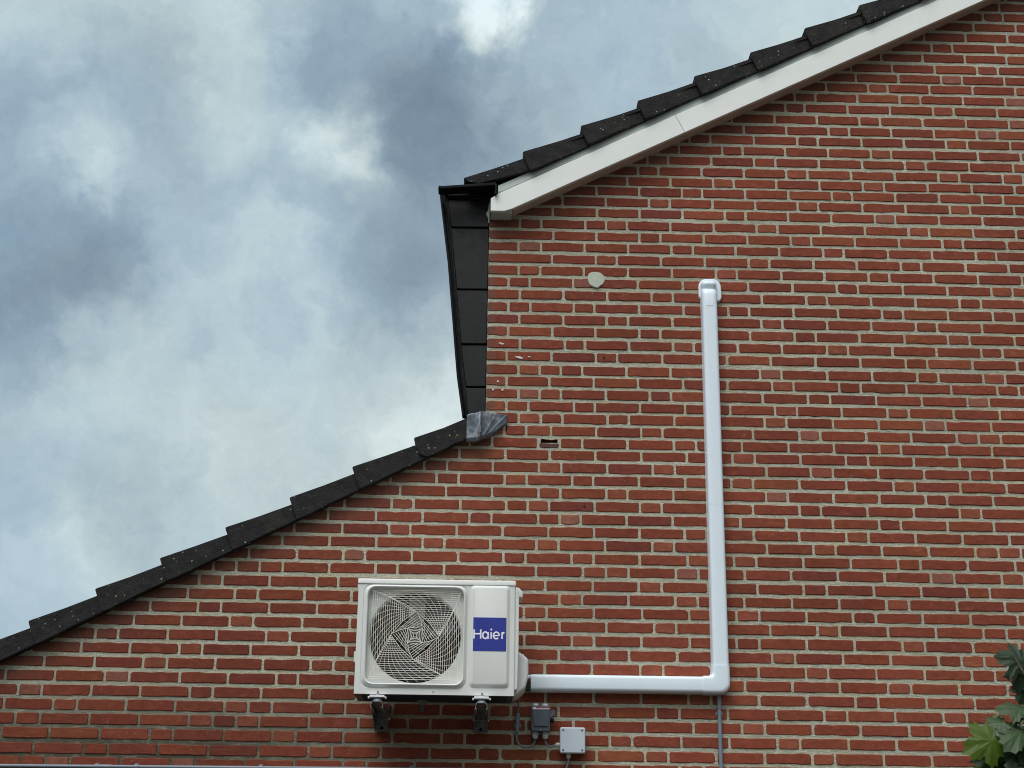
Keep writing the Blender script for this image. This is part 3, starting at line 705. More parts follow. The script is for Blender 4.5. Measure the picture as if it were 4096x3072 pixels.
# sides, bottom, back with softly rounded vertical corners
prof = [(X0+.004, YF), (X0+.001, YF+.0015), (X0, YF+.005), (X0, YB), (X1, YB), (X1, YF+.005), (X1-.001, YF+.0015), (X1-.004, YF)]
cs.rings([[(x, y, ZB) for x, y in prof], [(x, y, ZT-.018) for x, y in prof]], False, False, closed=False)
cs.add([(X0+.004, YF, ZB), (X1-.004, YF, ZB), (X1-.004, YF+.012, ZB), (X0+.004, YF+.012, ZB)], [(0, 1, 2, 3)])
case = cs.build('casing', M['case'], ac, smooth=True, sharp=28, fix=False)
# inside of the throat and back coil
q = MB(); q.rings([circ(.197, YF+.075), circ(.197, YB-.02)], False, True); q.build('fan_chamber', M['fins'], ac, fix=False)
q = MB(); q.box(X0+.006, X1-.006, YF+.012, YB-.004, ZB+.0, ZB+.012); q.build('base_pan', M['base'], ac)
q = MB()
for k in range(6): q.box(X0+.03, X1-.03, YF+.05+.035*k, YF+.056+.035*k, ZB-.004, ZB+.002)
q.build('base_rib', M['base'], ac)
# lid
lid = MB(); P_ = lambda e: [(X0-.0035+e, YF-.004+e), (X0-.0035+e, YB+.004-e), (X1+.0035-e, YB+.004-e), (X1+.0035-e, YF-.004+e)]
lp = [rpoly(P_(e), .010, 4) for e in (0, 0, .002, .006)]
lid.rings([[(x, y, z) for x, y in l] for l, z in zip(lp, (ZT-.0195, ZT-.004, ZT, ZT+.002))], True, True)
lid.build('lid', M['case'], ac, smooth=True, sharp=35)
# fan
fanr = MB(); fanr.cyl((-.289, YF+.055, 2.655), (0, 1, 0), .052, .05, 28)
fo = fanr.build('fan', M['fan'], ac, smooth=True)
for k in range(3):
    q = MB(); a0 = 2*math.pi*k/3+.5; loops = []
    for i in range(9):
        r = .045+.143*i/8; wd = 1.0-.15*i/8; tw = .12*i/8
        l = []
        for jn in range(7):
            an = a0+tw+wd*(jn/6-.5)*1.35
            l.append((-.289+r*math.cos(an), YF+.052+.055*jn/6, 2.655+r*math.sin(an)))
        loops.append(l)
    q.rings(loops, False, False, closed=False); b_ = q.build('blade', M['fan'], fo, smooth=True, sharp=80, fix=False)
    b_.modifiers.new('thick', 'SOLIDIFY').thickness = .004
q = MB(); q.box(-.325, -.253, YF+.15, YF+.17, 2.46, 2.85); q.cyl((-.289, YF+.105, 2.655), (0, 1, 0), .045, .07, 20); q.build('motor', M['galv'], fo)
# grille: four spiral sectors round a turned square
gr = MB(); S_ = .203; gy = YF+.001; wr = .0011
def G(u, v):
    r2 = min(1.6, u*u+v*v); return (fx+u*S_, gy-.006*max(0, 1-r2*.7), fz+v*S_)
def rot(p, k):
    u, v = p
    for _ in range(k): u, v = v, -u
    return (u, v)
def lerp(a, b, f_): return (a[0]+(b[0]-a[0])*f_, a[1]+(b[1]-a[1])*f_)
def path(pts, sz=.08):
    out = []
    for a, b2 in zip(pts, pts[1:]):
        n_ = max(1, int(math.hypot(a[0]-b2[0], a[1]-b2[1])/sz))
        out += [lerp(a, b2, i/n_) for i in range(n_)]
    return out+[pts[-1]]
def wire(pts, k, r=None, off=0):
    p3 = [Vector(G(*rot(p, k)))+Vector((0, off, 0)) for p in path(pts)]
    gr.tube(p3, r or wr, 5, cap=False)
def at_v(pl, v):                     # x where a polyline falling in v reaches height v
    for a, b2 in zip(pl, pl[1:]):
        if (a[1]-v)*(b2[1]-v) <= 0 and abs(a[1]-b2[1]) > 1e-6:
            return a[0]+(b2[0]-a[0])*(a[1]-v)/(a[1]-b2[1])
    return None
TL, TR = (-.955, .965), (.965, .955); T_, R_ = (.03, .50), (.505, .0)
leftp = [TL, (-.52, .80), (-.2, .645), T_, (.30, .27), R_]; rightp = [TR, (.83, .60), R_]
a1, a2 = (.150, .155), (.155, -.150)
for k in range(4):
    wire(leftp, k, wr*1.15, -.001); wire([TR, (.83, .6), R_], k, wr*1.1, -.001)
    NW = 20; vs = [.965-(.965-.045)*i/NW for i in range(NW+1)]
    rows_ = []
    for i, v in enumerate(vs):
        xl = at_v(leftp, v); xr = at_v(rightp, v)
        if v > .955: xl, xr = -.93, .95
        if xl is None or xr is None or xr-xl < .02: continue
        bow = .012*(v if v > .5 else .3)
        pts = [(xl+(xr-xl)*f_, v+bow*math.sin(math.pi*f_)) for f_ in (0, .2, .4, .6, .8, 1)]
        if i > 0: wire(pts, k)
        rows_.append((xl, xr, v, bow))
    for cidx in range(1, 9):
        f_ = cidx/9; pts = []
        for (xl, xr, v, bow) in rows_:
            ff = f_+(.06*math.sin(math.pi*f_))*(1-v)
            if xr-xl < .28 and cidx % 2: break
            pts.append((xl+(xr-xl)*ff, v+bow*math.sin(math.pi*ff)))
        if len(pts) > 1: wire(pts, k, wr*.8, .0018)
    # inner ring
    lp2 = [T_, (.115, .32), a1, (.172, .0), a2]; rp2 = [R_, (.34, -.085), a2]
    wire(lp2[:3]+[(.170, .03)], k, wr*1.2, -.001); wire([a1, (.172, .0), a2], k, wr*1.1)
    Ll, Rl = path(lp2, .01), path(rp2, .01)
    ends = []
    for i in range(1, 7):
        pa = Ll[int(i/7.0*(len(Ll)-1)*.93)]; pb = Rl[int(i/7.0*(len(Rl)-1))]
        wire([pa, pb], k, wr*1.1); ends.append((pa, pb))
    for f_ in (.3, .55, .78):
        wire([lerp(pa, pb, f_) for pa, pb in [(T_, R_)]+ends[:5]], k, wr*.7, .0015)
    wire([a1, (.02, .02)], k, wr*1.1)
    for i in range(1, 5):
        e = .155*(1-i/5); wire([(e, e), (e*1.1, 0), (e, -e)], k, wr*1.15)
wire([(-.93, .965), (.93, .965)], 0)
gr.build('fan_grille', M['wire'], ac, smooth=True)
# brand plate with raised lettering
q = MB(); q.pad(rrect(.0347, 2.664, .1435, .1455, .003, 3), YF-.011, YF-.0128, .0006, 1); bp_ = q.build('brand_plate', M['blue'], ac)
tx = MB(); yt = YF-.0131; TR_ = .0034
def stroke(pts, r=TR_): tx.tube([(x, yt, z) for x, z in pts], r, 8, flat=.22)
def arc(cx, cz, rx, rz, a0, a1_, n=16): return [(cx+rx*math.cos(rad(a0+(a1_-a0)*i/n)), cz+rz*math.sin(rad(a0+(a1_-a0)*i/n))) for i in range(n+1)]
bz = 2.6445; xh = .0285; ch = .0395
stroke([(-.0325, bz), (-.0325, bz+ch)]); stroke([(-.0040, bz), (-.0040, bz+ch)]); stroke([(-.0325, bz+ch*.52), (-.0040, bz+ch*.52)])
stroke(arc(.0160, bz+xh/2, .0112, xh/2, 20, 340, 18)); stroke([(.0285, bz-.001), (.0285, bz+xh)])
stroke([(.0415, bz), (.0415, bz+xh)]); tx.cyl((.0415, yt+.0005, bz+ch+.0005), (0, -1, 0), .0042, .0013, 14)
stroke(arc(.0635, bz+xh/2, .0125, xh/2, 0, 312, 20)); stroke([(.0520, bz+xh/2-.001), (.0760, bz+xh/2)], TR_*.85)
stroke([(.0885, bz), (.0885, bz+xh)]); stroke([(.0885, bz+xh*.55), (.0915, bz+xh*.85), (.0985, bz+xh)])
tx.build('lettering', M['white'], bp_, smooth=True)
# valve cover and handle on the right side, small lugs, screws
q = MB(); q.pad(rpoly([(.122, 2.425), (.157, 2.432), (.161, 2.60), (.161, 2.825), (.155, 2.862), (.122, 2.872)], .008, 3), YB+.01, -.3925, .004, 2)
q.build('side_panel', M['case'], ac, smooth=True)
q = MB(); q.pad(rpoly([(.118, 2.410), (.150, 2.412), (.194, 2.446), (.207, 2.500), (.206, 2.575), (.163, 2.606), (.118, 2.608)], .014, 4), -.14, -.330, .012, 3)
q.build('valve_cover', M['case'], ac, smooth=True)
q = MB(); q.pad(rpoly([(.157, 2.610), (.190, 2.610), (.190, 2.594), (.157, 2.594)], .002, 2), -.18, -.22, .001, 1); q.cyl((.170, -.222, 2.612), (0, 0, 1), .004, .004, 8); q.build('lug', M['case'], ac)
q = MB(); q.pad(rpoly([(.135, 2.900), (.163, 2.897), (.180, 2.878), (.180, 2.853), (.163, 2.856), (.158, 2.862), (.135, 2.866)][::-1], .005, 3), -.15, -.27, .003, 2); q.build('handle', M['case'], ac, smooth=True)
q = MB(); q.pad(rpoly([(-.549, 2.880), (-.540, 2.885), (-.540, 2.862), (-.547, 2.866)], .002, 2), -.2, -.36, .002, 1); q.build('handle', M['case'], ac)
q = MB(); q.pad(rpoly([(-.556, 2.552), (-.540, 2.552), (-.540, 2.598), (-.556, 2.598)], .003, 2), -.2, -.30, .002, 1); q.build('lug', M['case'], ac)
q = MB(); q.cyl((-.203, YF+.001, 2.417), (0, -1, 0), .0045, .003, 12, r2=.003); q.build('screw', M['zinc'], ac)
for xx in (-.4395, .0045):
    q = MB(); V_ = [(-.034, 2.388), (.034, 2.388), (.030, 2.3975), (-.030, 2.3975)]
    q.pad([(xx+x, z) for x, z in V_], -.38, -.425, .001, 1)
    for s_ in (-1, 1): q.box(xx+s_*.036-.003, xx+s_*.036+.003, -.42, -.38, 2.384, 2.391)
    q.build('foot', M['white'], ac)
q = MB(); q.cyl((-.254, -.2, 2.404), (0, 0, -1), .026, .020, 20, r2=.010); q.cyl((-.254, -.2, 2.386), (0, 0, -1), .0085, .032, 16); q.build('drain_spout', M['cable'], ac, smooth=True)

# ================================================================ wall brackets
def channel_loop(x, w, zt, h, y, lip=.006, t_=.0022):
    """open C, opening downwards"""
    xs0, xs1 = x-w/2, x+w/2
    outer_ = [(xs0+lip, zt-h), (xs0-.002, zt-h+.003), (xs0-.002, zt-h+.008), (xs0+.002, zt-.002), (xs0+.004, zt), (xs1-.004, zt), (xs1-.002, zt-.002), (xs1+.002, zt-h+.008), (xs1+.002, zt-h+.003), (xs1-lip, zt-h)]
    inner_ = [(xs1-lip, zt-h+t_), (xs1+.002-t_, zt-h+.004+t_), (xs1+.002-t_, zt-h+.009), (xs1-.002-t_, zt-.004), (xs1-.005, zt-t_), (xs0+.005, zt-t_), (xs0+.002+t_, zt-.004), (xs0-.002+t_, zt-h+.009), (xs0-.002+t_, zt-h+.004+t_), (xs0+lip, zt-h+t_)]
    return [(a, y, b2) for a, b2 in outer_+inner_]
def make_bracket(x, label):
    br = empty('wall_bracket', (x, 0, 2.29), label, 'bracket', 'steel brackets carrying the outdoor unit')
    q = MB(); q.rings([channel_loop(x, .049, 2.3715, .029, y) for y in (-.425, -.002)]); q.build('arm', M['galv'], br)
    q = MB(); w = .028
    q.box(x-w, x+w, -.006, -.003, 2.286, 2.385)
    q.box(x-w, x-w+.002, -.040, -.006, 2.286, 2.385); q.box(x+w-.002, x+w, -.040, -.006, 2.286, 2.385)
    q.box(x-w, x+w, -.040, -.006, 2.286, 2.288)
    q.build('upright', M['galv'], br)
    q = MB()
    for s_, dx_ in ((-1, 0), (1, 0)):
        xx = x+s_*(w+.0015); gy_ = [(-.003, 2.286), (-.003, 2.412), (-.035, 2.412), (-.05, 2.372), (-.30, 2.368), (-.30, 2.352), (-.045, 2.290)]
        if s_ < 0: gy_ = [(-.003, 2.286), (-.003, 2.37), (-.28, 2.366), (-.28, 2.352), (-.045, 2.290)]
        q.rings([[(xx-.001, y, z) for y, z in gy_], [(xx+.001, y, z) for y, z in gy_]])
    q.build('gusset', M['galv'], br)
    q = MB(); q.cyl((x, -.0062, 2.302), (0, -1, 0), .0075, .0012, 16); q.build('fixing_hole', M['hole'], br)
    q = MB(); q.cyl((x, -.0062, 2.345), (0, -1, 0), .003, .0012, 10); q.build('fixing_hole', M['hole'], br)
    q = MB(); q.tube([(x-.036, -.03, 2.338), (x+.038, -.03, 2.338)], .0016, 6)
    q.cyl((x+.031, -.03, 2.338), (1, 0, 0), .005, .005, 6); q.cyl((x-.031, -.03, 2.338), (-1, 0, 0), .005, .004, 6); q.build('cross_bolt', M['zinc'], br)
    q = MB(); q.rings([[(x+r*math.cos(2*math.pi*k/18), -.402+r*.9*math.sin(2*math.pi*k/18), z) for k in range(18)] for r, z in ((.020, 2.372), (.019, 2.378), (.013, 2.386), (.012, 2.389))])
    q.build('rubber_mount', M['rubber'], br, smooth=True)
    q = MB(); q.cyl((x+.002, -.412, 2.3972), (0, 0, 1), .0095, .0015, 16); q.cyl((x+.002, -.412, 2.3987), (0, 0, 1), .0075, .0045, 6); q.cyl((x+.002, -.412, 2.403), (0, 0, 1), .0042, .0115, 10); q.build('bolt', M['zinc'], br)
    return br
def copy_tree(o, parent=None):
    c = o.copy(); COL.objects.link(c)
    if parent: c.parent = parent
    for ch in [k for k in bpy.data.objects if k.parent == o]: copy_tree(ch, c)
    return c
b1 = make_bracket(-.4395, 'left steel bracket carrying the fan side of the outdoor unit')
kids = [k for k in bpy.data.objects if k.parent == b1]
b2_ = b1.copy(); COL.objects.link(b2_)
for k in kids:
    c = k.copy(); COL.objects.link(c); c.parent = b2_; c.matrix_parent_inverse = k.matrix_parent_inverse.copy()
b2_.location.x = .0045; b2_['label'] = 'right steel bracket carrying the brand plate side of the outdoor unit'

# ================================================================ white cover duct
du = empty('cover_duct', (1.09, 0, 2.47), 'white plastic cover duct running from the outdoor unit right and up the wall', 'duct')
def duct_prof(w, dp, r=.016, seg=5):
    """half profile (across, out): from wall edge round to wall edge"""
    P = [(-w/2-.0015, 0)]
    for k in range(seg+1):
        a = rad(180-90*k/seg); P.append((-w/2+r+r*math.cos(a), dp-r+r*math.sin(a)))
    for k in range(seg+1):
        a = rad(90-90*k/seg); P.append((w/2-r+r*math.cos(a), dp-r+r*math.sin(a)))
    P.append((w/2+.0015, 0)); return P
DP = .066
q = MB(); pr = duct_prof(.0735, DP)
q.rings([[(cx_+a, -.001-o_, z) for a, o_ in pr] for cx_, z in ((1.0905, 2.585), (1.0925, 4.36))], True, True)
q.build('vertical_length', M['pvc'], du, smooth=True, sharp=40)
q = MB(); q.rings([[(x, -.001-o_, zc_-a) for a, o_ in pr] for x, zc_ in ((.2265, 2.5085), (1.02, 2.5105))], True, True)
q.build('horizontal_length', M['pvc'], du, smooth=True, sharp=40)
q = MB(); pe = duct_prof(.0800, DP+.0034, .017)
# elbow: sweep the profile along an L with a tight turn
ex, ez = 1.0895, 2.511; loops = []
def bend(aa, n_=12):                 # path of one line of the profile round the corner
    f_ = (aa+.039)/.078; r_ = .020+(.046-.020)*f_; cx_, cz_ = ex+aa, ez-aa
    P = [(1.008, cz_), (1.020, cz_)]+[(cx_-r_+r_*math.sin(rad(90*k/n_)), cz_+r_-r_*math.cos(rad(90*k/n_))) for k in range(n_+1)]
    return P+[(cx_+.0002, 2.585), (cx_+.0004, 2.597)]
paths = [(bend(aa), o_) for aa, o_ in pe]
for k in range(len(paths[0][0])): loops.append([(p[k][0], -.0008-o_, p[k][1]) for p, o_ in paths])
q.rings(loops, True, True)
q.build('elbow', M['pvc'], du, smooth=True, sharp=40)
q = MB()
cap_out = rpoly([(1.0455, 4.416), (1.064, 4.396), (1.150, 4.396), (1.1595, 4.416), (1.157, 4.49), (1.135, 4.515), (1.070, 4.515), (1.0455, 4.49)], .018, 4)
q.pad(cap_out[::-1] if False else cap_out, .001, -.020, .006, 3); wc = q.build('wall_cap', M['pvc'], du, smooth=True, sharp=50)
q = MB(); loops = []
pc = duct_prof(.0765, 1.0, .02)
for z, dp in ((4.352, .0675), (4.415, .0675), (4.430, .064), (4.442, .055), (4.450, .047), (4.458, .050), (4.468, .058), (4.480, .058), (4.492, .048), (4.500, .033), (4.503, .019)):
    p2 = duct_prof(.0765 if z < 4.49 else .0765-(z-4.49)*1.2, dp, min(.026, dp*.6)); loops.append([(1.0985+(.0925-.0985)+0*z+a, -.001-o_, z) for a, o_ in p2])
loops = [[(x-.0+.0005, y, z) for x, y, z in l] for l in loops]
q.rings([[(x, y, z) for x, y, z in l] for l in loops], True, True)
for v in q.V: pass
q.build('cap_elbow', M['pvc'], wc, smooth=True, sharp=60)
q = MB(); q.tube([(.198, -.035, 2.535), (.230, -.035, 2.534)], .009, 10); q.tube([(.19, -.03, 2.50), (.23, -.03, 2.50)], .012, 10)
q.build('pipe', M['pvc'], du, smooth=True)
q = MB(); q.box(.205, .2262, -.05, -.01, 2.476, 2.512); q.build('pipe_sleeve', M['dark'], du)

# ================================================================ conduits and cables
def saddle(x, z, ax, r, parent, ml='galv'):
    q = MB(); n_ = 10
    if ax == 'z':
        pts = [(x-r-.007, -.002), (x-r-.001, -.003)]+[(x-(r+.001)*math.cos(rad(180*k/n_)), -.004-r-(r+.001)*math.sin(rad(180*k/n_))*.9) for k in range(n_+1)]+[(x+r+.001, -.003), (x+r+.007, -.002)]
        q.rings([[(a, b3, z-.008) for a, b3 in pts], [(a, b3, z+.008) for a, b3 in pts]], False, False, closed=False)
    else:
        pts = [(z-r-.007, -.002), (z-r-.001, -.003)]+[(z-(r+.001)*math.cos(rad(180*k/n_)), -.004-r-(r+.001)*math.sin(rad(180*k/n_))*.9) for k in range(n_+1)]+[(z+r+.001, -.003), (z+r+.007, -.002)]
        q.rings([[(x-.008, b3, a) for a, b3 in pts], [(x+.008, b3, a) for a, b3 in pts]], False, False, closed=False)
    o = q.build('saddle_clip', M[ml], parent, fix=False); o.modifiers.new('thick', 'SOLIDIFY').thickness = .0015
    return o
vc = empty('conduit', (1.083, 0, .3), 'grey plastic conduit dropping from the corner of the white duct', 'conduit')
q = MB(); q.tube([(1.0835, -.0125, 2.49), (1.083, -.0125, 2.15), (1.083, -.0125, .3)], .0092, 14); q.build('pipe', M['grey'], vc, smooth=True)
q = MB(); q.tube([(1.0832, -.0128, 2.49), (1.0832, -.0128, 2.410)], .0108, 14); q.build('socket', M['grey'], vc, smooth=True)
saddle(1.0832, 2.389, 'z', .0092, vc, 'grey'); saddle(1.083, 1.95, 'z', .0092, vc, 'grey')
hc = empty('conduit', (-1.0, 0, 2.117), 'grey conduit running level along the foot of the photo under the outdoor unit', 'conduit')
q = MB(); q.tube([(-3.3, -.0105, 2.1065), (-2.115, -.0105, 2.1135), (-.99, -.0105, 2.1205), (.16, -.0105, 2.1275)], .0075, 12); q.build('pipe', M['grey'], hc, smooth=True)
q = MB(); q.tube([(-1.70, -.0105, 2.1161), (-1.628, -.0105, 2.1166)], .0090, 12); q.build('coupler', M['grey'], hc, smooth=True)
for x in (-1.695, -1.52, -.97, -.30): saddle(x, 2.1137+(x+2.115)*.0062, 'x', .0075, hc, 'grey')
c1 = empty('cable', (.17, 0, 2.45), 'grey cable looping from the outdoor unit down to the left gland of the isolator', 'cable')
def spline(P, n=6):
    out = []
    P = [Vector(p) for p in P]; Q = [P[0]]+P+[P[-1]]
    for i in range(1, len(Q)-2):
        for k in range(n):
            t_ = k/n; p0, p1, p2, p3 = Q[i-1:i+3]
            out.append(.5*((2*p1)+(-p0+p2)*t_+(2*p0-5*p1+4*p2-p3)*t_*t_+(-p0+3*p1-3*p2+p3)*t_**3))
    return out+[P[-1]]
q = MB(); q.tube(spline([(.1725, -.05, 2.455), (.1725, -.03, 2.42), (.172, -.018, 2.375), (.170, -.016, 2.33), (.1665, -.018, 2.285), (.1665, -.022, 2.262), (.176, -.026, 2.240), (.190, -.028, 2.229), (.208, -.03, 2.2245), (.226, -.03, 2.228), (.240, -.03, 2.237), (.2475, -.03, 2.252), (.249, -.03, 2.268)]), .0046, 10)
q.build('flex', M['cable'], c1, smooth=True)
q = MB(); q.tube([(.1712, -.016, 2.374), (.168, -.018, 2.291)], .0092, 14); q.build('sleeve', M['grey'], c1, smooth=True); saddle(.1695, 2.322, 'z', .0092, c1, 'grey')
c2 = empty('cable', (.3, 0, 2.24), 'short grey cable curving from the right gland of the isolator to the square junction box', 'cable')
q = MB(); q.tube(spline([(.293, -.03, 2.268), (.294, -.03, 2.254), (.299, -.03, 2.241), (.309, -.03, 2.232), (.322, -.03, 2.2295), (.336, -.03, 2.2345), (.345, -.03, 2.2375)]), .0046, 10); q.build('flex', M['cable'], c2, smooth=True)
c3 = empty('cable', (.395, 0, 2.18), 'grey cable leaving the bottom gland of the square junction box', 'cable')
q = MB(); q.tube(spline([(.3985, -.03, 2.19), (.398, -.03, 2.168), (.3945, -.03, 2.150), (.386, -.028, 2.130), (.375, -.024, 2.10), (.36, -.02, 2.05), (.355, -.015, 1.9), (.355, -.012, .3)]), .0046, 10); q.build('flex', M['cable'], c3, smooth=True)

def gland(parent, x, z, ax, r, L_, y=-.03, ml='gland', hexa=True):
    q = MB(); a = Vector(ax); c = Vector((x, y, z))
    q.cyl(c, a, r*.92, L_*.22, 18); 
    q.cyl(c+a*L_*.22, a, r, L_*.42, 6 if hexa else 18); q.cyl(c+a*L_*.64, a, r*.98, L_*.36, 10, r2=r*.66)
    o = q.build('cable_gland', M[ml], parent, smooth=True, sharp=25); return o
# ================================================================ isolator switch
iso = empty('isolator_switch', (.27, 0, 2.29), 'dark grey isolator switch with a red stripe and two pale plugs on top', 'switch')
q = MB(); q.pad(rpoly([(.2295, 2.291), (.3135, 2.291), (.3145, 2.403), (.2290, 2.403)], .008, 3), -.002, -.074, .0035, 3); ib = q.build('enclosure', M['switch'], iso, smooth=True)
q = MB(); q.pad(rpoly([(.2400, 2.312), (.3060, 2.312), (.3095, 2.384), (.3050, 2.388), (.2370, 2.388), (.2345, 2.384)][:2]+[(.3095, 2.388), (.2345, 2.388)], .006, 3), -.073, -.080, .003, 2); q.build('cover', M['switch'], iso, smooth=True)
q = MB(); q.pad([(.2345, 2.3885), (.3115, 2.3885), (.3115, 2.3912), (.2345, 2.3912)], -.073, -.0775, .0005, 1); st = q.build('stripe', M['white'], iso)
q = MB(); q.pad([(.2520, 2.3915), (.3115, 2.3915), (.3105, 2.3950), (.2515, 2.3950)], -.073, -.0765, .0005, 1); q.build('stripe', M['red'], iso)
q = MB(); q.pad([(.2355, 2.3915), (.2490, 2.3915), (.2490, 2.3965), (.2355, 2.3965)], -.073, -.0760, .0004, 1); lb = q.build('maker_mark', M['white'], iso)
q = MB()
for k, x in enumerate((.2372, .2415, .2458)):
    if k == 0: q.tube([(x-.0012, -.0765, 2.3924), (x, -.0765, 2.3956), (x+.0012, -.0765, 2.3924)], .0004, 5)
    else: q.tube([(x-.001, -.0765, 2.3924), (x-.001, -.0765, 2.3956), (x+.0008, -.0765, 2.3950), (x-.001, -.0765, 2.394), (x+.001, -.0765, 2.3930), (x-.001, -.0765, 2.3924)], .0004, 5)
q.build('lettering', M['red'], lb)
for z, nm in ((2.3985, 0), (2.2985, 1)):
    q = MB(); q.cyl((.271, -.0735, z), (0, -1, 0), .0058, .0006, 14); o = q.build('screw_recess', M['hole'], iso)
    q = MB(); q.cyl((.271, -.0741, z-.0005), (0, -1, 0), .0034, .0012, 12); q.build('screw', M['zinc'], o)
for x in (.2495, .2925):
    q = MB(); q.cyl((x, -.035, 2.402), (0, 0, 1), .0110, .006, 18, r2=.0105); q.cyl((x, -.035, 2.408), (0, 0, 1), .0128, .0085, 12); q.build('plug', M['white'], iso, smooth=True, sharp=30)
for x in (.2490, .2935): gland(iso, x, 2.292, (0, 0, -1), .0145, .030, -.04)
q = MB(); q.cyl((.3135, -.05, 2.352), (1, 0, 0), .021, .010, 20); q.cyl((.3235, -.05, 2.347), (1, 0, 0), .017, .008, 20); kb = q.build('rotary_knob', M['dark'], iso, smooth=True)
q = MB(); q.box(.3145, .3345, -.066, -.034, 2.361, 2.386); q.build('grip', M['switch'], kb)

# ================================================================ junction box
jb = empty('junction_box', (.415, 0, 2.2), 'square light grey junction box with a screw in each corner, right of the isolator', 'junction box')
q = MB(); q.pad(rrect(.4155, 2.256, .110, .110, .006, 4), -.001, -.040, .001, 1); q.build('body', M['jbox'], jb, smooth=True)
q = MB(); q.pad(rrect(.4155, 2.256, .1135, .1135, .008, 4), -.0395, -.059, .006, 4); ld = q.build('lid', M['jbox'], jb, smooth=True, sharp=50)
for sx in (-1, 1):
    for sz in (-1, 1):
        q = MB(); c_ = (.4155+sx*.0425, 2.256+sz*.0435)
        q.cyl((c_[0], -.0588, c_[1]), (0, -1, 0), .0048, .0006, 14); o = q.build('screw', M['cable'], ld)
        q = MB(); q.box(c_[0]-.0036, c_[0]+.0036, -.0598, -.0593, c_[1]-.0007, c_[1]+.0007); q.build('slot', M['hole'], o)
gland(jb, .3605, 2.2375, (-1, 0, 0), .0098, .020); gland(jb, .3985, 2.2005, (0, 0, -1), .0108, .022)

# ================================================================ maple in front of the wall, lower right
def leaf_mesh(size):
    half = [(.0, -.02), (.12, -.06), (.30, -.16), (.32, -.04), (.50, -.02), (.42, .10), (.46, .17), (.62, .24), (.56, .33), (.70, .46), (.52, .46), (.42, .54), (.34, .50), (.25, .48), (.33, .62), (.26, .70), (.26, .82), (.12, .84), (.0, 1.0)]
    P = half+[(-x, y) for x, y in half[-2:0:-1]]
    # veins
    V = [(0, .12, 0)]; F = []
    for x, y in P: V.append((x, y, 0))
    # inner ring for curvature
    inner_ = [(x*.5, .12+(y-.12)*.5, 0) for x, y in P]
    n = len(P); V = [(0, .12, .0)]+inner_+[(x, y, 0) for x, y in P]
    for i in range(n):
        j = (i+1) % n
        F.append((0, 1+i, 1+j)); F.append((1+i, 1+n+i, 1+n+j, 1+j))
    return V, F
LV, LF = leaf_mesh(1)
tree = empty('maple_tree', (1.75, -3.0, 0), 'maple branch with lobed green leaves reaching in at the lower right', 'tree')
q = MB()
trunkp = spline([(1.78, -3.0, 0), (1.80, -3.02, .6), (1.76, -2.98, 1.2), (1.72, -3.0, 1.7), (1.66, -3.02, 2.1), (1.64, -3.0, 2.45)], 4)
q.tube(trunkp, [.035-.026*i/(len(trunkp)-1) for i in range(len(trunkp))], 10)
tw = []
for e in ([(1.72, -3.0, 1.65), (1.55, -3.03, 1.80), (1.40, -3.0, 1.90), (1.32, -3.02, 2.0)], [(1.68, -3.0, 1.95), (1.52, -2.98, 2.05), (1.42, -3.0, 2.14), (1.385, -3.0, 2.2)],
          [(1.70, -3.0, 1.8), (1.52, -3.06, 1.86), (1.36, -3.05, 1.90)], [(1.65, -3.0, 2.2), (1.55, -3.0, 2.35), (1.5, -3.0, 2.45)]):
    p_ = spline(e, 4); q.tube(p_, [.009-.007*i/(len(p_)-1) for i in range(len(p_))], 6); tw.append(p_)
q.build('trunk', M['bark'], tree, smooth=True)
rl = random.Random(3)
cv, cf, cc_ = [], [], []
pet = MB()
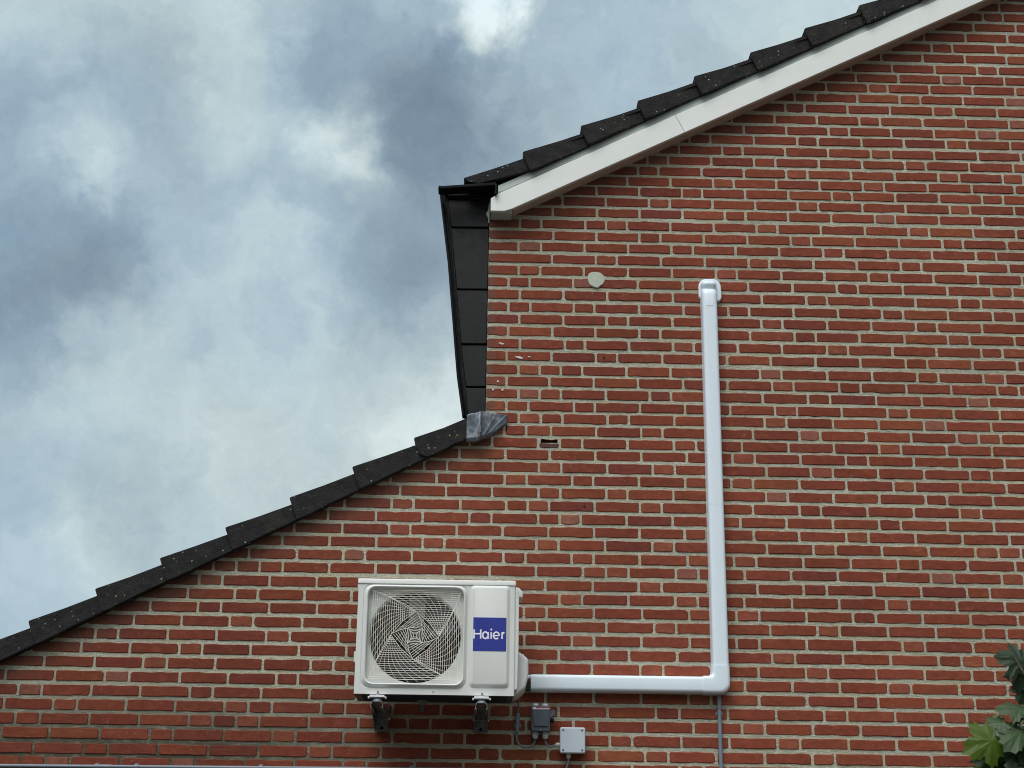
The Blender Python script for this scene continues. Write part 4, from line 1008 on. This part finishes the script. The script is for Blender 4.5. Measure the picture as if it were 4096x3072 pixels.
def leaf(x, y, z, size, ang, tilt, roll=0.0, kind='g', stem=None):
    """ang: direction of the tip in the picture, degrees clockwise from up; tilt > 0 leans the face up to the sky"""
    Rm = Matrix.Rotation(rad(ang), 4, 'Y') @ Matrix.Rotation(rad(tilt), 4, 'X') @ Matrix.Rotation(rad(roll), 4, 'Z')
    base = Matrix(((1, 0, 0, 0), (0, 0, -1, 0), (0, 1, 0, 0), (0, 0, 0, 1)))   # local y -> up, local z -> towards viewer
    if kind == 't': tlt = tilt
    Mx = Matrix.Translation((x, y, z)) @ Matrix.Rotation(rad(roll), 4, 'Z') @ Matrix.Rotation(rad(-tilt), 4, 'X') @ Matrix.Rotation(rad(ang), 4, 'Y') @ base
    b_ = len(cv); ph = rl.uniform(0, 6); fold = rl.uniform(.10, .25)
    col = {'y': (.075, .125, .012), 'g': (.045, .088, .010), 'd': (.020, .042, .016), 's': (.040, .074, .026)}[kind]
    k_ = rl.uniform(.85, 1.15)
    for vx, vy, vz in LV:
        rr_ = math.hypot(vx, vy-.12)
        zz = -abs(vx)*fold*.6-.22*rr_*rr_+.035*math.sin(9*math.atan2(vy-.12, vx)+ph)*rr_
        p = Mx @ (Vector((vx, vy-.45, zz))*size)
        cv.append(tuple(p)); cc_.append((col[0]*k_, col[1]*k_, col[2]*k_, 1))
    cf.extend([tuple(i+b_ for i in f) for f in LF])
    p0 = Mx @ (Vector((0, -.47, 0))*size); p1 = Mx @ (Vector((rl.uniform(-.1, .1), -1.0, -.2))*size)
    pet.V, pet.F = [], []
    pet.tube([p0, (p0+p1)/2+Vector((0, 0, -.003)), p1], .0011, 5)
    b_ = len(cv); cv.extend([tuple(v) for v in pet.V]); cf.extend([tuple(i+b_ for i in f) for f in pet.F]); cc_.extend([(.09, .07, .03, 1)]*len(pet.V))
leaf(1.376, -3.00, 2.200, .080, -78, 15, 10, 'd')
leaf(1.400, -2.98, 2.150, .070, 190, 10, -30, 'd')
leaf(1.408, -2.97, 2.110, .055, 200, 5, 0, 'd')
leaf(1.352, -3.02, 2.070, .078, -80, 52, 5, 's')
leaf(1.302, -3.03, 2.024, .066, -110, 42, -15, 's')
leaf(1.262, -3.05, 1.972, .098, -112, 8, 8, 'y')
leaf(1.345, -3.06, 1.990, .096, -130, 36, 12, 's')
leaf(1.398, -3.05, 2.040, .076, 170, 45, -10, 's')
leaf(1.352, -3.04, 1.935, .090, 200, 30, 0, 'd')
leaf(1.395, -3.03, 1.965, .090, 120, 20, 20, 'd')
leaf(1.300, -3.00, 1.925, .080, -165, 12, 0, 'd')
leaf(1.375, -2.99, 2.008, .045, -40, 0, 30, 'y')
leaf(1.328, -2.98, 2.036, .038, 150, 10, -30, 'y')
leaf(1.410, -2.98, 1.985, .050, 60, 5, -20, 'y')
for k in range(190):
    p_ = rl.choice(tw); e = p_[rl.randrange(2, len(p_))]
    x = e.x+rl.gauss(.10, .10); z = e.z+rl.gauss(-.05, .10); y = -3+rl.gauss(0, .12)
    if x < 1.44+max(0, (z-2.0))*.25+abs(rl.gauss(0, .02)): continue
    leaf(x, y, z, rl.uniform(.05, .10), rl.uniform(90, 270), rl.uniform(-10, 55), rl.uniform(-40, 40), rl.choice('gdsdy'))
for k in range(34):
    x = rl.uniform(1.30, 1.46); z = rl.uniform(1.86, 2.02)
    if x < 1.30+max(0, z-1.95)*.8: continue
    leaf(x, -2.90+rl.uniform(-.06, .08), z, rl.uniform(.05, .085), rl.uniform(90, 270), rl.uniform(-10, 40), rl.uniform(-40, 40), rl.choice('gdygd'))
mo = mesh_obj('crown', cv, cf, M['leaf'], tree, colors=cc_)
